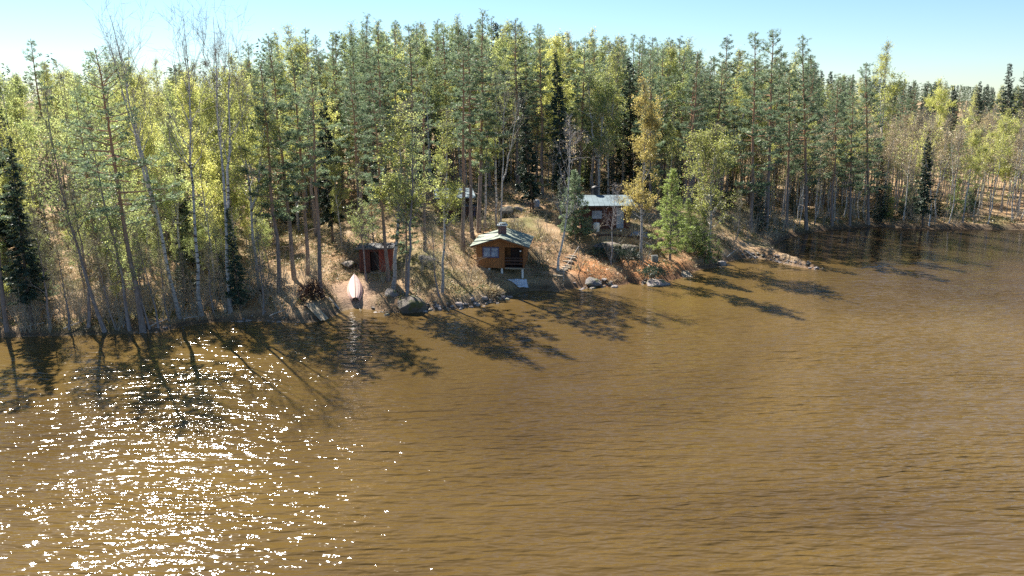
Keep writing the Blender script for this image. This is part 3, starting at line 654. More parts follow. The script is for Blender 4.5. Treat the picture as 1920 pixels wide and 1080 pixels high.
# ---- red shed near the boat
gs = ground(705, 513); sh = empty('shed', tuple(gs), 'small red board shed with a dark doorway behind the upturned boat', 'shed', R(4))
wS = box('front_wall', sh, (.28, .06, .1), (1.32, .1, 2.0), W_DARK)
for a, b in zip(np.linspace(.28, 1.32, 8)[:-1], np.linspace(.28, 1.32, 8)[1:]): box('plank', wS, (a - .8 + .006, -.075, -.95), (b - .8 - .006, -.022, .95), W_RED)
wS2 = box('side_panel', sh, (-1.28, .06, .1), (-.42, .1, 2.0), W_DARK)
for a, b in zip(np.linspace(-1.28, -.42, 7)[:-1], np.linspace(-1.28, -.42, 7)[1:]): box('plank', wS2, (a + .85 + .006, -.075, -.95), (b + .85 - .006, -.022, .95), W_REDBROWN)
box('back_wall', sh, (-1.25, 2.0, .0), (1.3, 2.06, 1.9), W_DARK)
for s_ in (-1.3, 1.27): box('side_wall', sh, (s_, .1, -.1), (s_ + .05, 2.06, 1.95), W_RED)
box('lintel', sh, (-.41, .05, 1.75), (.27, .1, 2.0), W_REDBROWN)
box('door', sh, (-.40, .5, .12), (.26, .55, 1.75), W_DARK)
box('door_sill', sh, (-.45, -.25, .02), (.32, .25, .12), W_GREY)
box('threshold_beam', sh, (-1.32, .0, -.4), (1.34, .14, .09), W_DARK)
rs_ = prism('roof', sh, [(-.35, 2.02), (2.3, 1.98), (2.3, 2.08), (-.35, 2.14)], 'x', -1.5, 1.52, P_FELTD)
for a in np.linspace(-1.4, 1.1, 5): box('roof_batten', rs_, (a, -.3, 2.142), (a + .05, 2.2, 2.16), W_DARK, 0, (R(-1), 0, 0))

# ---- dark cabin further back among the pines
g3 = ground(862, 404); bk = empty('cabin', tuple(g3), 'dark brown cabin half hidden by pine trunks behind the orange cabin', 'cabin', R(8))
wB = box('front_wall', bk, (-1.9, .0, -.4), (1.7, .08, 2.1), W_DARK)
for a, b in zip(np.linspace(-1.9, 1.7, 15)[:-1], np.linspace(-1.9, 1.7, 15)[1:]): box('plank', wB, (a + .1 + .008, -.075, -1.2), (b + .1 - .008, -.042, 1.22), W_REDBROWN if .1 > a > -.9 else W_DARK)
for s_ in (-1.9, 1.62): box('side_wall', bk, (s_, .09, -.4), (s_ + .08, 3.5, 2.1), W_DARK)
box('back_wall', bk, (-1.8, 3.42, -.4), (1.6, 3.5, 2.1), W_DARK)
w3_ = empty('window', (0, 0, 0), None, None); w3_.parent = bk
box('frame', w3_, (-1.5, -.06, .9), (-.8, -.035, 1.5), W_BLUE); box('pane', w3_, (-1.43, -.075, .97), (-.87, -.062, 1.43), P_GLASS)
for k in range(7):
    a = -2.3 + k * .64; rr = rf3 = None
    prism('metal_sheet', bk, [(-.6, 2.12), (3.8, 2.75), (3.8, 2.8), (-.6, 2.17)], 'x', a + .006, a + .634, P_METAL)
bk.scale = (.92, .92, .85); bk.location.x -= .35
box('porch_deck', bk, (-2.2, -1.0, -.6), (2.0, -.09, -.42), W_GREY)

# ---- woodshed beside it
gw = ground(884, 409); ws = empty('woodshed', tuple(gw), 'low purple-brown woodshed of upright boards between the pine trunks', 'woodshed', R(3))
for k in range(9): box('plank', ws, (-.75 + k * .165, 0, -.2), (-.75 + k * .165 + .152, .04, 1.05 + .04 * (k % 2)), W_BLUE if k % 3 == 0 else W_DARK)
for s_ in (-.76, .7): box('side_wall', ws, (s_, .045, -.2), (s_ + .05, .9, 1.05), W_DARK)
prism('roof', ws, [(-.15, 1.12), (1.0, 1.22), (1.0, 1.28), (-.15, 1.17)], 'x', -.95, .92, P_FELTD)

# ---- upturned rowing boat
b0 = ground(667, 572); b1 = ground(665, 528); dv = b1 - b0; Lb = float(np.linalg.norm(dv)); Lb = 3.15
yaw = math.atan2(dv[1], dv[0]) - math.pi / 2
boat = empty('rowing_boat', (b0[0], b0[1], b0[2] + .05), 'faded pink clinker rowing boat lying upturned on the sandy shore', 'boat', yaw)
boat.rotation_euler = (math.atan2(dv[2], math.hypot(dv[0], dv[1])), 0, yaw)
def hull(t, k):     # t 0 stern .. 1 bow, k 0 gunwale .. 1 keel
    w = .60 * max(0, math.sin(math.pi * (.07 + .93 * t) ** .92)) ** .55; w = max(w, .02)
    a = k * math.pi / 2; return w * math.cos(a) ** .8, .10 * (1 - k) * 0 + .50 * math.sin(a) ** .9 - .06 * (2 * t - 1) ** 2 * k
NS = 5; T_ = np.linspace(0, 1, 17)
for sgn in (-1, 1):
    for s_ in range(NS):
        bm = bmesh.new(); rows = []
        for t in T_:
            kA, kB = s_ / NS, (s_ + 1) / NS
            xa, za = hull(t, kA); xb, zb = hull(t, kB * .985); o_ = .016
            rows.append([bm.verts.new((sgn * (xa + o_), t * Lb, za + o_ * .4)), bm.verts.new((sgn * xb, t * Lb, zb)), bm.verts.new((sgn * max(xb - .03, 0.001), t * Lb, zb - .02)), bm.verts.new((sgn * max(xa - .02, .001), t * Lb, za - .012))])
        for i in range(len(rows) - 1):
            for j in range(4):
                q = (rows[i][j], rows[i + 1][j], rows[i + 1][(j + 1) % 4], rows[i][(j + 1) % 4])
                bm.faces.new(q if sgn > 0 else q[::-1])
        bm.faces.new(rows[0]); bm.faces.new(rows[-1][::-1]); bmesh.ops.recalc_face_normals(bm, faces=bm.faces[:])
        me = bpy.data.meshes.new('strake'); bm.to_mesh(me); bm.free(); me.materials.append(P_HULL if s_ % 2 == 0 else P_HULL2); link('strake', me, boat)
kl = [(0, t * Lb, hull(t, 1)[1] + .015) for t in T_]; pole('keel', boat, kl, .028, P_KEEL, 6)
pole('stem', boat, [(0, Lb, .43), (0, Lb + .05, .25), (0, Lb + .04, -.02)], .035, P_KEEL, 6)
pole('sternpost', boat, [(0, 0, .43), (0, -.04, .22), (0, -.02, .0)], .035, P_KEEL, 6)
for sgn in (-1, 1): pole('gunwale', boat, [(sgn * (hull(t, 0)[0] + .02), t * Lb, .0) for t in T_], .025, P_KEEL, 5)

# ---- boarded jetty ramp, logs, steps and other small things
def frame_on(pa, pb, name, label, cat, group=None):
    """an empty at pixel pa on the ground, its +Y towards pixel pb along the ground"""
    A, B = ground(*pa), ground(*pb); d = B - A; yaw = math.atan2(d[1], d[0]) - math.pi / 2
    e = empty(name, tuple(A), label, cat, yaw, group); e.rotation_euler = (math.atan2(d[2], math.hypot(d[0], d[1])), 0, yaw); return e, float(np.linalg.norm(d))
jt, jl = frame_on((606, 601), (579, 573), 'jetty', 'pale weathered plank ramp sloping into the water left of the upturned boat', 'jetty')
for k in range(3): box('plank', jt, (-.36 + k * .245, -.15 - .06 * (k % 2), .16), (-.36 + k * .245 + .21, 1.75 + .08 * (k % 2), .20), W_JETTY)
for y_ in (.1, 1.6): box('crossbeam', jt, (-.46, y_, .06), (.46, y_ + .1, .158), W_DARK)
for x_ in (-.40, .40): box('post', jt, (x_ - .04, -.34, -.8), (x_ + .04, -.26, .2), W_DARK)

st, sl_ = frame_on((1043, 522), (1073, 478), 'steps', 'wooden log steps climbing the bank right of the orange cabin', 'steps')
A_, B_ = ground(1043, 522), ground(1073, 478)
st.rotation_euler = (0, 0, st.rotation_euler[2]); st.location = tuple(A_); dd = B_ - A_; hl_ = math.hypot(dd[0], dd[1])
for k in range(9):
    u = (k + .5) / 9; wx_, wy_ = A_[0] + dd[0] * u, A_[1] + dd[1] * u
    zz = gz(wx_, wy_) - A_[2] + .06
    s_ = box('step', st, (-.48 + .05 * math.sin(k * 2), hl_ * u - .16, zz - .16), (.48 + .05 * math.sin(k * 2), hl_ * u + .12, zz), W_GREY, .015)
pole('handrail', st, [(.62, .0, .75), (.60, hl_ * .5, gz(A_[0] + dd[0] * .5, A_[1] + dd[1] * .5) - A_[2] + .85), (.58, hl_, dd[2] + .8)], .025, B_DEAD, 6)
for u in (.02, .5, .97): zz = gz(A_[0] + dd[0] * u, A_[1] + dd[1] * u) - A_[2]; pole('rail_post', st, [(.6, hl_ * u, zz - .3), (.6, hl_ * u, zz + .85)], .03, B_DEAD, 6)

def log(pxa, pxb, rad, label, mat=B_DEAD, up=.1, name='log', cat='log'):
    A, B = ground(*pxa), ground(*pxb); e = empty(name, tuple(A), label, cat); d = B - A
    pole('trunk', e, [(0, 0, up), tuple(d * .35 + (0, 0, up + .04)), tuple(d * .7 + (0, 0, up)), tuple(d + (0, 0, up))], [rad, rad * .95, rad * .85, rad * .7], mat, 7)
    for k in range(3):
        u = .3 + .2 * k; c = d * u; pole('branch_stub', e, [tuple(c + (0, 0, up)), tuple(c + (rnd.uniform(-.3, .3), -.1, up + rnd.uniform(.2, .4)))], [rad * .35, .01], mat, 5)
    return e
log((636, 584), (617, 562), .07, 'thin pale pole lying down the bank between jetty and boat')
log((1229, 468), (1205, 455), .11, 'pale log lying on the needle covered slope below the blue roofed cottage')
log((690, 597), (672, 578), .05, 'dark mooring pole running from the boat into the shallows', B_TWIG, .05)
log((1418, 486), (1396, 472), .06, 'bleached driftwood trunk lying on the base of the stone spit')
for k_, (pa_, pb_) in enumerate((((283, 619), (318, 604)), ((120, 625), (150, 611)), ((40, 626), (84, 614)), ((345, 606), (372, 598)), ((505, 600), (536, 588)), ((1362, 486), (1384, 470)), ((232, 622), (240, 604)))):
    o = log(pa_, pb_, .04, 'pale dead branch fallen across the brushy waterline', B_DEAD, .18, 'dead_branch', 'branch'); o['group'] = 'dead branches along the waterline'
def canister(px, py, r, h, mat, name, label, cat):
    g = ground(px, py); e = empty(name, tuple(g), label, cat)
    pole('body', e, [(0, 0, -.1), (0, 0, h * .1), (0, 0, h * .5), (0, 0, h * .92), (0, 0, h)], [r * .9, r, r * 1.04, r, r * .9], mat, 14)
    pole('lid', e, [(0, 0, h + .003), (0, 0, h + .05), (0, 0, h + .09)], [r * .96, r * .94, r * .3], mat, 14); return e
canister(1118, 434, .30, .72, P_WHITE, 'water_barrel', 'white water barrel standing on the deck before the blue roofed cottage', 'barrel')
canister(1006, 387, .34, .62, P_PALEBLUE, 'plastic_barrel', 'pale blue barrel under the dark spruce uphill of the orange cabin', 'barrel')
# deck and retaining edge in front of the cottage
gd = ground(1098, 437); dk = empty('deck', (gd[0], gd[1], gd[2]), 'low dark timber deck left of the blue roofed cottage', 'deck')
for k in range(8): box('plank', dk, (-1.5 + k * .33, -.1, .02), (-1.5 + k * .33 + .31, 1.9, .07), W_REDBROWN)
box('edge_beam', dk, (-1.55, -.2, -.25), (1.2, -.11, .09), W_DARK)
rwp = [ground(px, py) for px, py in ((1113, 447), (1122, 443), (1140, 443), (1160, 443), (1180, 445), (1200, 449), (1212, 454))]
rw = empty('retaining_edge', tuple(rwp[0]), 'curved dark timber edging holding the yard above the orange needle bank', 'edging')
for a, b in zip(rwp[:-1], rwp[1:]):
    a_ = a - rwp[0]; b_ = b - rwp[0]; pole('log', rw, [tuple(a_ + (0, 0, .05)), tuple(b_ + (0, 0, .05))], .10, W_DARK, 7)
for a in rwp[1:-1:2]: a_ = a - rwp[0]; pole('stake', rw, [tuple(a_ + (0, -.12, -.4)), tuple(a_ + (0, -.12, .22))], .045, W_DARK, 6)
# tarpaulins: a draped sheet that follows the ground
def tarp(corners, mat, name, label, n=14, lift=.10, wr=.10, seed=1):
    G = [ground(*c) for c in corners]; o = np.mean(G, 0); V = []
    for i in range(n + 1):
        for j in range(n + 1):
            u, v = i / n, j / n; p = (G[0] * (1 - u) + G[1] * u) * (1 - v) + (G[3] * (1 - u) + G[2] * u) * v
            hgt = max(gz(p[0], p[1]), p[2]) + lift + (float(vnoise(np.array(p[0] * 3.1), np.array(p[1] * 3.1), seed)) - .5) * wr
            V.append((p[0] - o[0], p[1] - o[1], hgt - o[2]))
    V = np.array(V); i = np.arange((n + 1) ** 2).reshape(n + 1, n + 1); q = np.stack([i[:-1, :-1], i[1:, :-1], i[1:, 1:], i[:-1, 1:]], -1).reshape(-1, 4)
    me = np_mesh(name, [(V, q, mat)], [1]); ob = link(name, me, None, tuple(o)); md = ob.modifiers.new('thickness', 'SOLIDIFY'); md.thickness = .02
    return set_props(ob, label, 'tarpaulin')
tarp([(950, 526), (971, 540), (991, 543), (987, 527)], P_PALETARP, 'tarpaulin', 'pale white tarpaulin sheet lying on the bank below the orange cabin', seed=3)
tarp([(1180, 446), (1226, 449), (1214, 437), (1186, 438)], P_TARP, 'tarpaulin', 'blue-grey tarpaulin spread on the yard behind the orange needle bank', seed=4)
# stove box on the slope
gb_ = ground(1227, 490); fb = empty('fire_box', tuple(gb_), 'small square grey-green fire box on the orange slope near the water', 'fire box', R(6))
for a, b, c, d in ((-.28, .28, -.22, -.19), (-.28, .28, .19, .22), (-.28, -.25, -.187, .187), (.25, .28, -.187, .187)): box('side', fb, (a, c, -.1), (b, d, .45), P_BOXGR)
box('grate', fb, (-.245, -.185, .3), (.245, .185, .32), P_BLACK); box('rim', fb, (-.3, .16, .453), (.3, .24, .48), P_CONC)
# landing boards at the sloping point
ld, ll = frame_on((1290, 519), (1283, 512), 'landing_board', 'pale grey landing boards at the waterline right of the fire box', 'landing')
for k in range(3): box('plank', ld, (-.55 + k * .33, -.3, .08), (-.55 + k * .33 + .31, 1.0, .13), W_GREY)
box('crossbeam', ld, (-.6, .3, -.05), (.5, .42, .077), W_DARK)
# garden post with crossbar and grill lamp ball
gp = ground(995, 401); tp = empty('post', tuple(gp), 'dark wooden post with a short crossbar on the grassy clearing', 'post')
box('upright', tp, (-.06, -.06, -.3), (.06, .06, 1.0), W_DARK); box('crossbar', tp, (-.45, -.05, 1.003), (.45, .05, 1.09), W_DARK)
gp = ground(1164, 443); lp = empty('path_lamp', tuple(gp), 'small white globe lamp on the timber edging before the cottage', 'lamp')
bm = bmesh.new(); bmesh.ops.create_uvsphere(bm, u_segments=12, v_segments=8, radius=.09); bmesh.ops.translate(bm, verts=bm.verts, vec=(0, 0, .42)); me = bpy.data.meshes.new('globe'); bm.to_mesh(me); bm.free(); me.materials.append(P_WHITE)
link('globe', me, lp); pole('stem', lp, [(0, 0, -.1), (0, 0, .335)], .025, P_BLACK, 6)

# ------------------------------------------------------------------ stones
def rock_mesh(seed, mat, sub=2, rough=.35, flat=.7):
    rs = np.random.RandomState(seed); bm = bmesh.new(); bmesh.ops.create_icosphere(bm, subdivisions=sub, radius=1)
    o1, o2 = rs.uniform(0, 50, 3), rs.uniform(0, 50, 3)
    cuts = rs.normal(size=(7, 3)); cuts /= np.linalg.norm(cuts, axis=1, keepdims=True); cd = rs.uniform(.55, .9, 7)
    for v in bm.verts:
        p = np.array(v.co); k = 1 + rough * (float(vnoise(np.array(p[0] * 1.4 + o1[0] + p[2]), np.array(p[1] * 1.4 + o1[1] - p[2]), seed)) - .5) * 1.6
        p = p * k
        for n_, d_ in zip(cuts, cd):
            e = p @ n_ - d_
            if e > 0: p = p - n_ * e * .85
        p = p * (1 + .06 * (float(vnoise(np.array(p[0] * 6 + o2[0]), np.array(p[1] * 6 + p[2] * 6), seed + 1)) - .5))
        v.co = (p[0], p[1], p[2] * flat)
    me = bpy.data.meshes.new('stone'); bm.to_mesh(me); bm.free(); me.materials.append(mat)
    if sub > 3:
        for p in me.polygons: p.use_smooth = True
    return me
def boulder(px, py, sx, sy, sz, mesh, label, cat='boulder', name='boulder', rz=0, zoff=0, water=False):
    g = at_z(px, py) if water else ground(px, py)
    o = link(name, mesh, None, (g[0], g[1], g[2] + zoff), (0, 0, rz), (sx, sy, sz)); return set_props(o, label, cat)
R_BIG = rock_mesh(5, ST_DARK, 4, .4, .8); R_G = rock_mesh(6, ST_GREY, 3, .7, .7)
boulder(768, 582, 1.25, 1.0, 1.05, R_BIG, 'big dark rounded boulder standing in the water by the shore', water=True, zoff=.3)
boulder(950, 407, .95, .8, .95, R_BIG, 'brown boulder on the slope behind the orange cabin chimney', zoff=.3, rz=1)
boulder(970, 398, .7, .6, .7, R_G, 'grey rock right of the brown boulder near the clearing', zoff=.2, rz=2)
boulder(655, 500, .7, .6, .5, R_BIG, 'dark low rock on the ground left of the red shed', rz=.6, zoff=.1)
boulder(735, 552, .6, .5, .5, R_G, 'grey rock in the grass between red shed and big boulder', rz=.4, zoff=.15)
boulder(800, 487, .9, .7, .5, R_G, 'pale flat rock in the dry grass left of the orange cabin', rz=.9, zoff=.1)
boulder(1112, 531, .75, .6, .5, R_G, 'grey rock in the bank at the foot of the log steps', rz=.2, zoff=.1)
boulder(1352, 497, .55, .45, .45, rock_mesh(9, ST_PALE, 3, .3, .8), 'rounded pale stone in the shallows right of the landing boards', 'stone', 'stone', .3, .15)
boulder(1232, 532, 1.2, .7, .45, R_G, 'broad grey rock outcrop at the tip of the headland', rz=.5, zoff=.05)
boulder(1140, 470, 1.6, 1.0, .9, R_BIG, 'dark rock face below the orange needle bank', rz=.3, zoff=.1)
boulder(1180, 472, 1.2, .9, .8, rock_mesh(15, ST_DARK, 3, .4, .8), 'dark rock under the needle bank left of the golden birch', rz=1.3, zoff=.1)
RK = [rock_mesh(20 + i, ST_PALE if i % 3 else ST_GREY, 2) for i in range(9)]
def stones(pts, n, smin, smax, label, group, spread=(6, 3), water=.5, seed=0):
    rs = random.Random(seed); P_ = [at_z(px, py) for px, py in pts]
    for k in range(n):
        u = rs.uniform(0, len(P_) - 1.001); i = int(u); p = P_[i] + (P_[i + 1] - P_[i]) * (u - i)
        x, y = p[0] + rs.gauss(0, .3), p[1] + rs.gauss(0, .28) + .05; s = .72 * (smin + (smax - smin) * rs.random() ** 2.2)
        z = max(gz(x, y), -.05) + s * .12
        o = link('stone', RK[rs.randrange(len(RK))], None, (x, y, z), (rs.uniform(-.3, .3), rs.uniform(-.3, .3), rs.uniform(0, 6.28)), (s * rs.uniform(.8, 1.4), s * rs.uniform(.7, 1.1), s * rs.uniform(.6, .95)))
        set_props(o, label, 'stone', group)
stones([(700, 582), (738, 588)], 9, .14, .4, 'pale stone in the row between the upturned boat and the big dark boulder', 'stones left of the big boulder', seed=1)
stones([(798, 583), (850, 579), (895, 573), (930, 566), (956, 556)], 70, .10, .42, 'pale stone on the waterline between the big boulder and the pale tarpaulin', 'stones below the orange cabin', seed=2)
stones([(1085, 542), (1115, 538), (1150, 536)], 34, .10, .42, 'pale stone on the waterline below the log steps', 'stones below the steps', seed=3)
stones([(1195, 530), (1215, 533), (1244, 536)], 30, .12, .36, 'pale stone heaped on the waterline at the tip of the headland', 'stones at the headland tip', seed=4)
stones([(1345, 500), (1372, 492)], 14, .10, .3, 'small pale stone beside the rounded stone in the shallows', 'stones right of the landing boards', seed=5)
stones([(1395, 482), (1440, 486), (1480, 495), (1540, 506)], 95, .09, .30, 'small stone on the thin curved spit in the inlet', 'stones of the spit', seed=6)
stones([(430, 603), (500, 603), (575, 606)], 40, .08, .26, 'small wet stone on the shaded waterline left of the plank ramp', 'stones left of the ramp', seed=7)
stones([(250, 627), (330, 616)], 18, .08, .24, 'small wet stone among the leaning trunks on the left shore', 'stones on the left shore', seed=8)

# ------------------------------------------------------------------ trees that can be told apart: base pixel, top pixel
def tree(kind, i, base, top, label, d=None, group=None, wide=1.0):
    if d is None: b = ground(*base)
    else:
        q = at_y(base[0], base[1], d); b = np.array((q[0], d, gz(q[0], d)))
    t = at_y(top[0], top[1], b[1]); return plant(kind, i, tuple(b), tuple(t), label, group, None, wide)
T = [
 # left shore, leaning trunks
 ('open_pine', 0, (268, 621), (176, 86), 'tall wide-crowned pine with reddish limbs leaning left over the left shore'),
 ('sparse_birch', 0, (197, 621), (88, 170), 'leaning birch with pale upper trunk, left of the tall reddish pine'),
 ('sparse_birch', 2, (166, 614), (120, 320), 'dark twiggy alder tangled with the leaning birch on the left shore'),
 ('sparse_birch', 1, (244, 621), (160, 215), 'leaning thin birch between the pale birch and the reddish pine'),
 ('bare_birch', 0, (338, 599), (206, 24), 'tallest bare forked birch above the left forest, leaning left'),
 ('bare_birch', 1, (378, 592), (343, 32), 'tall bare birch with a fan-shaped top, right of the forked bare birch'),
 ('bare_birch', 0, (432, 586), (400, 28), 'bare birch with white lower trunk, rightmost of the three bare tops against the sky'),
 ('narrow_spruce', 1, (60, 612), (17, 250), 'thin dark spruce near the left edge of the shore'),
 ('pine', 2, (14, 622), (-45, 190), 'pine at the very left edge of the shore'),
 ('sparse_birch', 2, (95, 620), (60, 395), 'low dark alder beside the thin spruce on the left shore'),
 ('sparse_birch', 2, (219, 620), (178, 455), 'dark crooked alder under the reddish pine'),
 ('sparse_birch', 2, (297, 616), (252, 440), 'thin leaning alder right of the reddish pine base'),
 ('sparse_birch', 1, (281, 619), (228, 380), 'leaning alder directly behind the reddish pine base'),
 ('sparse_birch', 2, (318, 603), (300, 470), 'low dark alder at the foot of the forked bare birch'),
 ('sparse_birch', 2, (402, 590), (392, 455), 'low dark alder between the two right bare birches'),
 ('narrow_spruce', 0, (452, 586), (425, 385), 'short dark spruce on the shore right of the white birch trunk'),
 ('sparse_birch', 2, (494, 590), (478, 415), 'dark leaning shore tree with thin crown left of the plank ramp'),
 ('sparse_birch', 2, (130, 618), (100, 440), 'dark twiggy alder between the thin spruce and the leaning birch'),
 # left middle pines
 ('pine', 1, (524, 548), (488, 118), 'grey-trunked pine, leftmost of the tall pines left of the red shed'),
 ('pine', 3, (552, 525), (506, 100), 'tall pine beside the leftmost grey-trunked pine'),
 ('pine', 0, (577, 515), (545, 92), 'tall dense pine left of the black spruce'),
 ('pine', 2, (601, 552), (582, 128), 'tall pine leaning left above the dark bush by the ramp'),
 ('narrow_spruce', 1, (624, 455), (604, 163), 'nearly black narrow spruce among the pines left of the red shed'),
 ('pine', 1, (680, 440), (655, 125), 'pine with a bare straight trunk right of the black spruce'),
 ('birch', 0, (640, 470), (625, 300), 'small bright green birch below the black spruce'),
 ('birch', 3, (737, 545), (745, 192), 'leafy spreading birch in front of the red shed', None, None, 1.5),
 ('sparse_birch', 0, (762, 560), (770, 185), 'grey-trunked birch rising behind the big dark boulder'),
 ('pine', 3, (762, 543), (757, 300), 'small dark pine with a bare lower trunk behind the big boulder'),
 ('pine', 4, (729, 528), (694, 130), 'slim pine at the right corner of the red shed'),
 ('sparse_birch', 1, (687, 527), (668, 310), 'thin birch before the left corner of the red shed'),
 ('pine', 1, (702, 478), (692, 325), 'bushy small pine over the roof of the red shed'),
 ('sparse_birch', 2, (824, 556), (812, 405), 'thin sapling on the dry grass left of the orange cabin'),
 ('birch', 3, (829, 552), (836, 205), 'slender pale birch left of the orange cabin'),
 ('pine', 4, (797, 470), (792, 120), 'tall slim pine with straight trunk between shed and cabins'),
 # behind the orange cabin
 ('pine', 2, (868, 470), (867, 62), 'thick-trunked pine at the left rear corner of the orange cabin'),
 ('pine', 0, (886, 446), (880, 52), 'tall pine right behind the thick-trunked pine'),
 ('young_spruce', 1, (897, 404), (896, 340), 'dark young spruce at the right end of the dark rear cabin'),
 ('pine', 3, (898, 436), (903, 22), 'tall pine second behind the thick-trunked pine'),
 ('birch', 3, (910, 433), (922, 150), 'slim aspen with grey trunk left of the orange cabin chimney'),
 ('bare_birch', 1, (932, 428), (928, 105), 'tall straight pale aspen rising right behind the chimney'),
 ('bare_birch', 0, (938, 432), (948, 140), 'bare forked aspen beside the straight pale aspen'),
 ('narrow_spruce', 0, (1000, 393), (974, 150), 'black narrow spruce above the clearing behind the orange cabin'),
 ('narrow_spruce', 1, (1058, 372), (1041, 92), 'tallest black spruce, right of the narrow spruce at the clearing'),
 ('spruce', 2, (1183, 345), (1180, 104), 'dark spruce top behind the leafy birches'),
 ('bare_birch', 2, (1046, 507), (1068, 222), 'bare white birch with curved trunk beside the log steps'),
 ('young_pine', 0, (1079, 448), (1076, 318), 'dark young pine left of the blue roofed cottage'),
 ('young_spruce', 1, (1055, 400), (1050, 330), 'small dark spruce on the clearing'),
 ('big_birch', 2, (1122, 372), (1137, 128), 'large leafy yellow-green birch behind the blue roofed cottage', None, None, 1.3),
 ('golden_birch', 0, (1202, 488), (1207, 148), 'golden orange-topped birch right of the blue roofed cottage'),
 ('bare_birch', 3, (1146, 498), (1153, 352), 'small bare birch in front of the blue roofed cottage'),
 ('young_pine', 1, (1256, 487), (1262, 318), 'bright green young pine on the headland by the fire box'),
 ('young_pine', 1, (1302, 478), (1290, 372), 'bright young pine between the fire box pine and the broad birch'),
 ('big_birch', 1, (1330, 478), (1342, 240), 'broad leafy birch near the inlet with a yellow-green crown', None, None, 1.4),
 ('young_spruce', 0, (1323, 486), (1320, 392), 'bright green young spruce at the waterline of the inlet'),
 ('young_spruce', 0, (1347, 484), (1348, 445), 'tiny bright spruce right of the bright waterline spruce'),
 # right
 ('broad_pine', 2, (1408, 436), (1417, 56), 'big dark pine with a thick trunk above the inlet'),
 ('pine', 0, (1436, 430), (1449, 52), 'slim pine rising just right of the big dark pine'),
 ('broad_pine', 1, (1512, 430), (1506, 70), 'tall pine with a wide ragged top above the inlet'),
 ('pine', 2, (1475, 428), (1480, 120), 'pine between the big dark pine and the ragged-topped pine'),
 ('broad_pine', 2, (1628, 422), (1625, 114), 'dark full-crowned pine near the far end of the inlet'),
 ('pine', 1, (1560, 424), (1572, 148), 'pine left of the full-crowned pine by the inlet'),
 ('pine', 3, (1593, 423), (1600, 172), 'slender pine close to the left of the full-crowned pine'),
 ('spruce', 1, (1650, 420), (1655, 290), 'low dark spruce under the full-crowned pine'),
 ('narrow_spruce', 1, (1729, 424), (1742, 240), 'slim dark spruce alone at the far shore'),
 ('slim_birch', 1, (1741, 425), (1748, 210), 'white-trunked birch beside the slim lone spruce'),
]
for t_ in T: tree(*t_)
TD = [  # base hidden: the distance is given
 ('pine', 4, (75, 200), (57, 70), 92, 'lone dark pine topping the left birch forest'),
 ('birch', 1, (1662, 200), (1664, 86), 118, 'tall birch with a round airy crown over the right forest'),
 ('golden_birch', 1, (1762, 250), (1764, 150), 122, 'yellow-green birch in the right forest, left of the dark spruces'),
 ('golden_birch', 1, (1893, 300), (1890, 205), 100, 'yellow-green birch near the right edge of the forest'),
 ('spruce', 0, (1788, 250), (1788, 158), 128, 'small black spruce in the right forest'),
 ('spruce', 1, (1838, 250), (1838, 150), 140, 'dark spruce left of the right edge spruces'),
 ('spruce', 0, (1894, 250), (1894, 116), 135, 'tallest dark spruce near the right edge'),
 ('spruce', 2, (1922, 250), (1925, 122), 135, 'dark spruce cut by the right edge'),
 ('golden_birch', 1, (860, 250), (862, 112), 95, 'pale golden birch among the pines behind the cabins'),
 ('golden_birch', 0, (1068, 150), (1066, 62), 118, 'orange-brown crowned tree among the skyline pines'),
]
for k_, i_, b_, t_, d_, l_ in TD: tree(k_, i_, b_, t_, l_, d_)

# ------------------------------------------------------------------ the forest behind
SKYX = [-200, 0, 60, 170, 300, 430, 440, 500, 600, 705, 800, 900, 950, 1100, 1150, 1250, 1350, 1400, 1520, 1540, 1620, 1700, 1800, 1920, 2100]
SKYY = [115, 112, 105, 100, 100, 104, 48, 40, 28, 22, 36, 22, 26, 44, 55, 60, 62, 72, 90, 140, 150, 158, 166, 170, 170]
occupied = [(o.location.x, o.location.y) for o in bpy.data.objects if o.parent is None and o.get('category') in ('pine', 'birch', 'bare birch', 'spruce')]
SHOWN = [(o.location.x, o.location.y) for o in bpy.data.objects if o.get('label') and any(w in o['label'] for w in ('black spruce', 'black narrow', 'nearly black', 'golden orange', 'large leafy', 'dark spruce top', 'lone dark pine', 'lone spruce',
         'airy crown', 'yellow-green birch', 'tallest dark spruce', 'pale golden', 'aspen', 'black spruce in'))] + [(g3[0], g3[1])]
SUNNY = [ground(*p)[:2] for p in ((657, 560), (680, 570), (700, 535), (780, 530), (850, 540), (900, 545), (1000, 470), (1040, 440), (1060, 500), (1100, 460), (1110, 505), (1010, 520), (1180, 455), (1230, 500), (1270, 505), (590, 590), (760, 500), (620, 540), (1000, 410))] + [(g1[0], g1[1] + 2), (c2[0], c2[1] + 1)]
sdx, sdy = math.sin(SUN_AZ), math.cos(SUN_AZ)
def blocks(x, y, rs):
    px = 960 + F * x / y
    for a, b in SHOWN:
        if y < b - .5 and abs(px - (960 + F * a / b)) < (34 if px < 1500 else 11): return True
    for a, b in SUNNY:
        u = (x - a) * sdx + (y - b) * sdy; w = abs((x - a) * sdy - (y - b) * sdx)
        if 3 < u < 20 and w < 2.3 and rs.random() < .8: return True
    return False
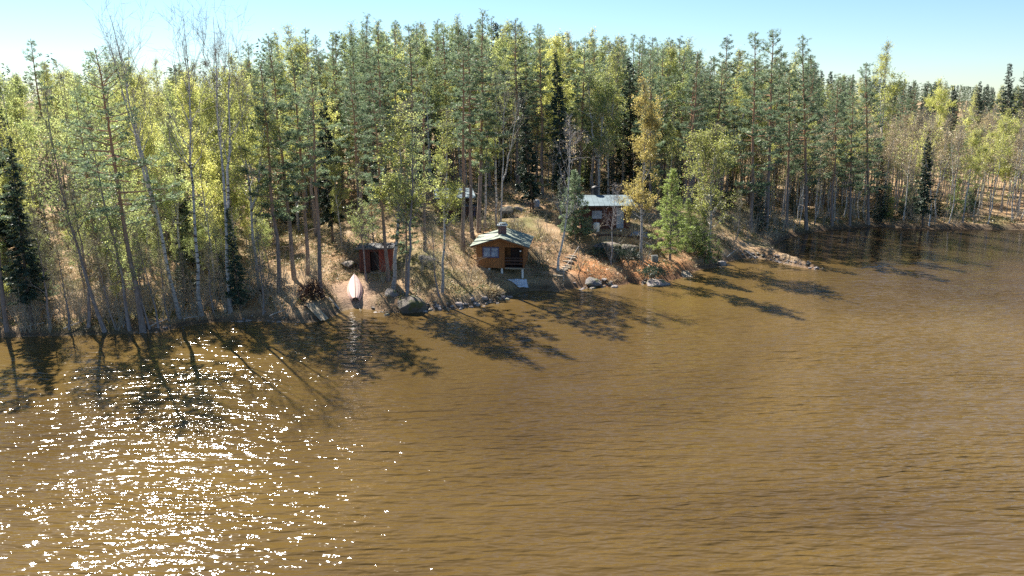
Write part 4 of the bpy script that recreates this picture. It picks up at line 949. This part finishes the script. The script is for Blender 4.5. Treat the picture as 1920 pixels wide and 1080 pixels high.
def forest(n, xr, yr, test, mind, pick, hrange, label_of, group_of, skyf=1.0, seed=0, skyadd=0):
    rs = random.Random(seed); pts = []; tries = 0
    X = np.array([rs.uniform(*xr) for _ in range(n * 12)]); Y = np.array([rs.uniform(*yr) for _ in range(n * 12)])
    SD = shore_sd(X, Y); Z = ground_h(X, Y, SD)
    for x, y, sd, z in zip(X, Y, SD, Z):
        if len(pts) >= n: break
        px, py = to_px(x, y, z)
        if px < -120 or px > 2040 or not test(px, py, sd, x, y): continue
        if any((x - a) ** 2 + (y - b) ** 2 < mind ** 2 for a, b in pts) or any((x - a) ** 2 + (y - b) ** 2 < 1.6 ** 2 for a, b in occupied): continue
        if y < 125 and blocks(x, y, rs): continue
        pts.append((x, y))
    for x, y in pts:
        z = gz(x, y); px, _ = to_px(x, y, z + 12); pxb = to_px(x, y, z)[0]; sky_ = np.interp(px, SKYX, SKYY) + skyadd + abs(rs.gauss(0, 16))
        zmax = at_y(px, sky_, y)[2] - z; h = min(rs.uniform(*hrange), zmax)
        if h < 3.5: continue
        kind, i = pick(rs, px, y)
        plant(kind, i, (x, y, z), (x + rs.gauss(0, .025) * h, y + rs.gauss(0, .02) * h, z + h), label_of(kind, pxb), group_of(kind, pxb), rs.uniform(0, 6.28), rs.uniform(.9, 1.15))
    return pts
LAB = {}
MARKS = [(-999, 'the left edge'), (80, 'the pale leaning birch'), (150, 'the tall reddish pine'), (255, 'the forked bare birch'), (330, 'the fan-topped bare birch'), (400, 'the white birch trunk'),
         (470, 'the leftmost tall pines'), (560, 'the nearly black spruce'), (640, 'the red shed'), (720, 'the big boulder'), (815, 'the dark rear cabin'), (895, 'the orange cabin'), (985, 'the clearing'),
         (1085, 'the blue roofed cottage'), (1190, 'the golden birch'), (1270, 'the broad leafy birch'), (1385, 'the big dark pine'), (1465, 'the ragged-topped pine'), (1545, 'the full-crowned pine'), (1675, 'the lone slim spruce'), (1790, 'the far right shore')]
def mark(px):
    return [m_ for x_, m_ in MARKS if x_ <= px][-1]
def labf(where):
    txt = {'pine': 'tall pine', 'broad_pine': 'broad dark pine', 'young_pine': 'young bushy pine', 'spruce': 'dark spruce', 'narrow_spruce': 'narrow dark spruce', 'young_spruce': 'small spruce',
           'birch': 'yellow-green birch', 'big_birch': 'full leafy birch', 'golden_birch': 'golden leafed birch', 'bare_birch': 'leafless birch', 'sparse_birch': 'thin-leafed birch', 'slim_birch': 'slender pale-trunked birch'}
    return (lambda k, px: f'{txt[k]} {where}, behind {mark(px)}'), (lambda k, px: f'{txt[k]} {where}, behind {mark(px)}')
la, ga = labf('in the young left forest'); lb, gb2 = labf('in the pine wood'); lc, gc = labf('in the far shore thicket'); ld_, gd2 = labf('on the distant ridge')
def pickA(rs, px, y): return rs.choices([('birch', rs.randrange(5)), ('sparse_birch', rs.randrange(3)), ('pine', 4), ('golden_birch', 1), ('narrow_spruce', 1)], (72, 14, 4, 6, 3))[0]
forest(165, (-95, -8), (55, 112), lambda px, py, sd, x, y: px < 640 - max(0, (py - 430)) * .4 and sd > 3.5 and (py < 560), 3.2, pickA, (11, 17), la, ga, seed=1)
def pickB(rs, px, y): return rs.choices([('pine', rs.randrange(5)), ('broad_pine', 1 + rs.randrange(2)), ('birch', rs.randrange(5)), ('spruce', rs.randrange(3)), ('sparse_birch', 0)], (60, 9, 24, 3, 4))[0]
forest(205, (-32, 48), (74, 135), lambda px, py, sd, x, y: 430 < px < 1560 and py < 392 and sd > 5 and not (930 < px < 1080 and py > 372) and not (-17 < x < 5 and 72 < y < 92 and (x * 7.31 + y * 3.17) % 1 > .3), 3.1, pickB, (16.5, 21), lb, gb2, seed=2)
def pickC(rs, px, y): return rs.choices([('slim_birch', rs.randrange(4)), ('birch', rs.randrange(5)), ('pine', rs.randrange(5)), ('spruce', rs.randrange(3))], (86, 8 if y > 100 else 2, 4, 2 if y > 105 else 0))[0]
forest(250, (32, 100), (80, 128), lambda px, py, sd, x, y: px > 1400 and sd > .8, 1.75, pickC, (9.5, 13), lc, gc, seed=3, skyadd=14)
def pickD(rs, px, y): return rs.choices([('pine', rs.randrange(5)), ('spruce', rs.randrange(3)), ('birch', rs.randrange(5))], (30, 58, 12))[0]
forest(110, (60, 210), (135, 260), lambda px, py, sd, x, y: px > 1500, 4.5, pickD, (15, 21), ld_, gd2, seed=4, skyadd=-12)
lb2, gb3 = labf('lower than the pines')
def pickM(rs, px, y): return rs.choices([('birch', rs.randrange(5)), ('sparse_birch', rs.randrange(3)), ('golden_birch', 1), ('slim_birch', 2)], (55, 25, 8, 12))[0]
forest(105, (-32, 48), (74, 128), lambda px, py, sd, x, y: 430 < px < 1560 and py < 388 and sd > 4 and not (930 < px < 1080 and py > 368) and not (-17 < x < 5 and 72 < y < 90), 2.6, pickM, (7, 13.5), lb2, gb3, seed=12)
# understorey: small spruces and saplings between the trunks
ll2, gl2 = labf('low on the left bank')
forest(95, (-52, -14), (49, 72), lambda px, py, sd, x, y: sd > 1.5 and px < 600 and py > 440, 1.5, lambda rs, px, y: rs.choices([('birch', rs.randrange(5)), ('sparse_birch', rs.randrange(3))], (55, 45))[0], (3.6, 7.5), ll2, gl2, seed=15)
lu, gu = labf('under the taller trees')
def pickU(rs, px, y): return rs.choices([('young_spruce', 1), ('young_spruce', 0), ('sparse_birch', 2), ('young_pine', 0)], (35, 12, 40, 13))[0]
forest(90, (-60, 60), (52, 100), lambda px, py, sd, x, y: sd > 1.2 and (px < 560 or (px > 1370) or py < 390), 2.0, pickU, (1.5 + 2, 6), lu, gu, seed=5)

# ------------------------------------------------------------------ far wood, ground cover
rs = np.random.RandomState(3)
def far_thicket():
    """twiggy young growth too dense to count, behind the nearer trunks"""
    L_, R_, C = [], [], []
    for k in range(3000):
        x = rs.uniform(-75, 115); y = rs.uniform(66 if x < -22 else (84 if x > 30 else 88), 165); sd = shore_sd([x], [y])[0]
        px, py = to_px(x, y, 3)
        if sd < (5.5 if x < -22 else (3.5 if x > 30 else 14)) or px < -100 or px > 2040 or (900 < px < 1200 and y < 96): continue
        z = gz(x, y); h = rs.uniform(5, 10.5); lx, ly = rs.normal(size=2) * .03 * h
        L_.append([(x, y, z - .1), (x + lx * .5, y + ly * .5, z + h * .5), (x + lx, y + ly, z + h)]); R_.append([.055, .04, .008])
        for _ in range(9):
            u = rs.uniform(.3, .95); b = np.array((x + lx * u, y + ly * u, z + h * u)); a = rs.uniform(0, 6.283); l = rs.uniform(.5, 1.5) * (1.2 - .6 * u)
            e = b + np.array((math.cos(a) * .6, math.sin(a) * .6, .85)) * l; L_.append([b, (b + e) / 2, e]); R_.append([.014, .01, .004])
            n = rs.randint(9, 18); C.append(b + (e - b) * rs.uniform(.2, 1.1, (n, 1)) + rs.normal(size=(n, 3)) * .22)
    tv, tq = tubes(np.array(L_), np.array(R_), 3); C = np.concatenate(C); k = rs.rand(len(C)) < .5
    return [(tv, tq, B_GTWIG), (*quads_at(rs, C[k], rs.uniform(.12, .24, k.sum())), M_TAN), (*quads_at(rs, C[~k], rs.uniform(.12, .24, (~k).sum())), M_BIRCHG)]
set_props(link('background_thicket', np_mesh('background_thicket', far_thicket())), 'dense twiggy young growth between and behind the tree trunks', 'thicket', None, 'stuff')
def far_forest():
    V, Fc, off = [], [], 0
    for k in range(1500):
        x = rs.uniform(-420, 520); y = rs.uniform(118, 420)
        px, _ = to_px(x, y, 8)
        if px < -200 or px > 2150: continue
        z = gz(x, y); h = min(rs.uniform(13, 20), at_y(px, np.interp(px, SKYX, SKYY) - 4, y)[2] - z)
        if h < 5: continue
        n = 210; t = rs.uniform(0.1, 1, n); w = (1 - t) ** .8 * rs.uniform(1.6, 2.6) + .15; a = rs.uniform(0, 6.283, n)
        C = np.column_stack([x + np.cos(a) * w * rs.uniform(.3, 1, n), y + np.sin(a) * w * rs.uniform(.3, 1, n), z + t * h])
        D = np.column_stack([np.cos(a), np.sin(a), rs.uniform(-.5, .5, n)]); v, f = sprays_at(rs, C, D, rs.uniform(.45, .95, n), rs.uniform(.22, .42, n))
        V.append(v); Fc.append(f + off); off += len(v)
    return np.concatenate(V), np.concatenate(Fc)
v_, f_ = far_forest()
ff = link('far_forest', np_mesh('far_forest', [(v_, f_, M_FAR)])); set_props(ff, 'distant conifer forest closing the view behind the trees', 'forest', None, 'stuff')

KEEP = [(boat.location.x, boat.location.y + 1.2, 2.0), (jt.location.x - .4, jt.location.y + .8, 1.5), (st.location.x + .6, st.location.y + 1.5, 1.3), (st.location.x + 1.3, st.location.y + 4, 1.2),
        (at_z(972, 536)[0], at_z(972, 536)[1], 1.3), (g1[0], g1[1] + 2, 2.6), (c2[0], c2[1] + 1, 3.0), (gs[0], gs[1] + .6, 1.6), (gb_[0], gb_[1], .6)] + [(*at_z(px_, py_)[:2], 2.2) for px_, py_ in ((1440, 482), (1475, 490), (1510, 499), (1535, 505))]
def scatter(n, xr, yr, test):
    X = rs.uniform(*xr, n); Y = rs.uniform(*yr, n); SD = shore_sd(X, Y); k = test(X, Y, SD)
    for kx, ky, kr in KEEP: k &= (X - kx) ** 2 + (Y - ky) ** 2 > kr * kr
    X, Y, SD = X[k], Y[k], SD[k]
    return np.column_stack([X, Y, ground_h(X, Y, SD)])
def tufts(P_, m_, ln, wd, spread, upb):
    C = np.repeat(P_, m_, 0) + rs.normal(size=(len(P_) * m_, 3)) * (spread, spread, .01); D = rs.normal(size=C.shape) * (.7, .7, .2) + (0, 0, upb)
    return sprays_at(rs, C, D, rs.uniform(.5, 1.2, len(C)) * ln, rs.uniform(.6, 1.2, len(C)) * wd)
G = scatter(60000, (-58, 52), (47, 100), lambda x, y, s: (s > .35) & (s < 34) & (vnoise(x / 2.6, y / 2.6, 5) > .40))
v_, f_ = tufts(G, 7, .34, .05, .13, .55)
set_props(link('dry_grass', np_mesh('dry_grass', [(v_, f_, M_DRYGRASS)])), 'straw coloured dry grass tufts on the banks', 'grass', None, 'stuff')
G = scatter(40000, (-70, 62), (47, 108), lambda x, y, s: (s > .8) & (s < 36) & (vnoise(x / 1.9 + 7, y / 1.9, 6) > np.where((x < -14) | (x > 24), .36, .54)))
C = np.repeat(G, 9, 0) + rs.normal(size=(len(G) * 9, 3)) * (.22, .22, .08) + (0, 0, .16)
v_, f_ = quads_at(rs, C, rs.uniform(.07, .17, len(C)), .8)
set_props(link('dwarf_shrubs', np_mesh('dwarf_shrubs', [(v_, f_, M_HEATH)])), 'low heather and blueberry shrubs covering the forest floor', 'ground cover', None, 'stuff')
# leafless willow brush along the shore
def brush(P_, hmin, hmax):
    L_, R_ = [], []
    for p in P_:
        for _ in range(9):
            a = rs.uniform(0, 6.283); l = rs.uniform(hmin, hmax); sp = rs.uniform(.1, .55); d = np.array((math.cos(a) * sp, math.sin(a) * sp, 1.))
            q = p + (0, 0, -.05); m1 = q + d * l * .45; e = q + d * l + rs.normal(size=3) * .12 * l; L_.append([q, m1, e]); R_.append([.016, .011, .004])
            for _ in range(4):
                u = rs.uniform(.3, .95); c0 = q + (e - q) * u; dd = d + rs.normal(size=3) * .55; l2 = l * rs.uniform(.2, .45); L_.append([c0, c0 + dd * l2 * .5, c0 + dd * l2]); R_.append([.008, .006, .003])
    return tubes(np.array(L_), np.array(R_), 3)
Pb = np.concatenate([scatter(1000, (-50, -15), (46, 64), lambda x, y, s: (s > .3) & (s < 5)), scatter(560, (18, 76), (66, 104), lambda x, y, s: (s > .3) & (s < 4.5)), scatter(160, (-15, 18), (54, 75), lambda x, y, s: (s > 1.5) & (s < 12))])
bv_, bf_ = brush(Pb, .6, 2.3)
set_props(link('willow_brush', np_mesh('willow_brush', [(bv_, bf_, B_TWIG)])), 'leafless brown willow brush along the waterline', 'brush', None, 'stuff')
# dark bush by the ramp
def bush(px, py, r, h, mat, label, n=1500, name='bush'):
    g = ground(px, py); d = rs.normal(size=(n, 3)); d /= np.linalg.norm(d, axis=1, keepdims=True); d[:, 2] = np.abs(d[:, 2]); k = rs.uniform(.35, 1, n)[:, None] ** .6
    C = d * k * (r, r, h) * (1 + .25 * np.sin(d[:, :1] * 5 + d[:, 1:2] * 4)); v, f = sprays_at(rs, C, d + rs.normal(size=(n, 3)) * .7, rs.uniform(.12, .3, n), rs.uniform(.05, .10, n))
    e = empty(name, tuple(g), label, 'bush'); link('foliage', np_mesh('foliage', [(v, f, mat)]), e)
    L_ = [[(0, 0, -.1), tuple(d[i] * (r * .5, r * .5, h * .5)), tuple(d[i] * (r * .9, r * .9, h * .9))] for i in range(14)]; tv, tq = tubes(np.array(L_), np.tile((.03, .02, .008), (14, 1)), 4)
    link('stems', np_mesh('stems', [(tv, tq, B_TWIG)]), e); return e
M_RUST = leaf_mat('rusty_juniper_needles', [(0, (.05, .03, .025)), (.6, (.10, .05, .04)), (1, (.12, .09, .05))], .2)
bush(585, 560, 1.05, 1.2, M_RUST, 'dark rust-brown juniper bush above the plank ramp')
bush(1300, 470, 1.3, 1.4, M_SPRUCE, 'dark juniper bush between the young pines on the headland')
bush(1130, 480, 1.2, .9, M_SPRUCE, 'dark green juniper bush left of the small bare birch')
bush(1175, 485, 1.4, 1.0, M_SPRUCE, 'dark green juniper bush right of the small bare birch')
bush(925, 552, .8, .45, M_DRYGRASS, 'pale dry bush on the bank below the left pier of the orange cabin', 900)
bush(1225, 515, 1.2, .7, M_SPRUCE, 'low dark juniper mat at the water of the headland', 1200)
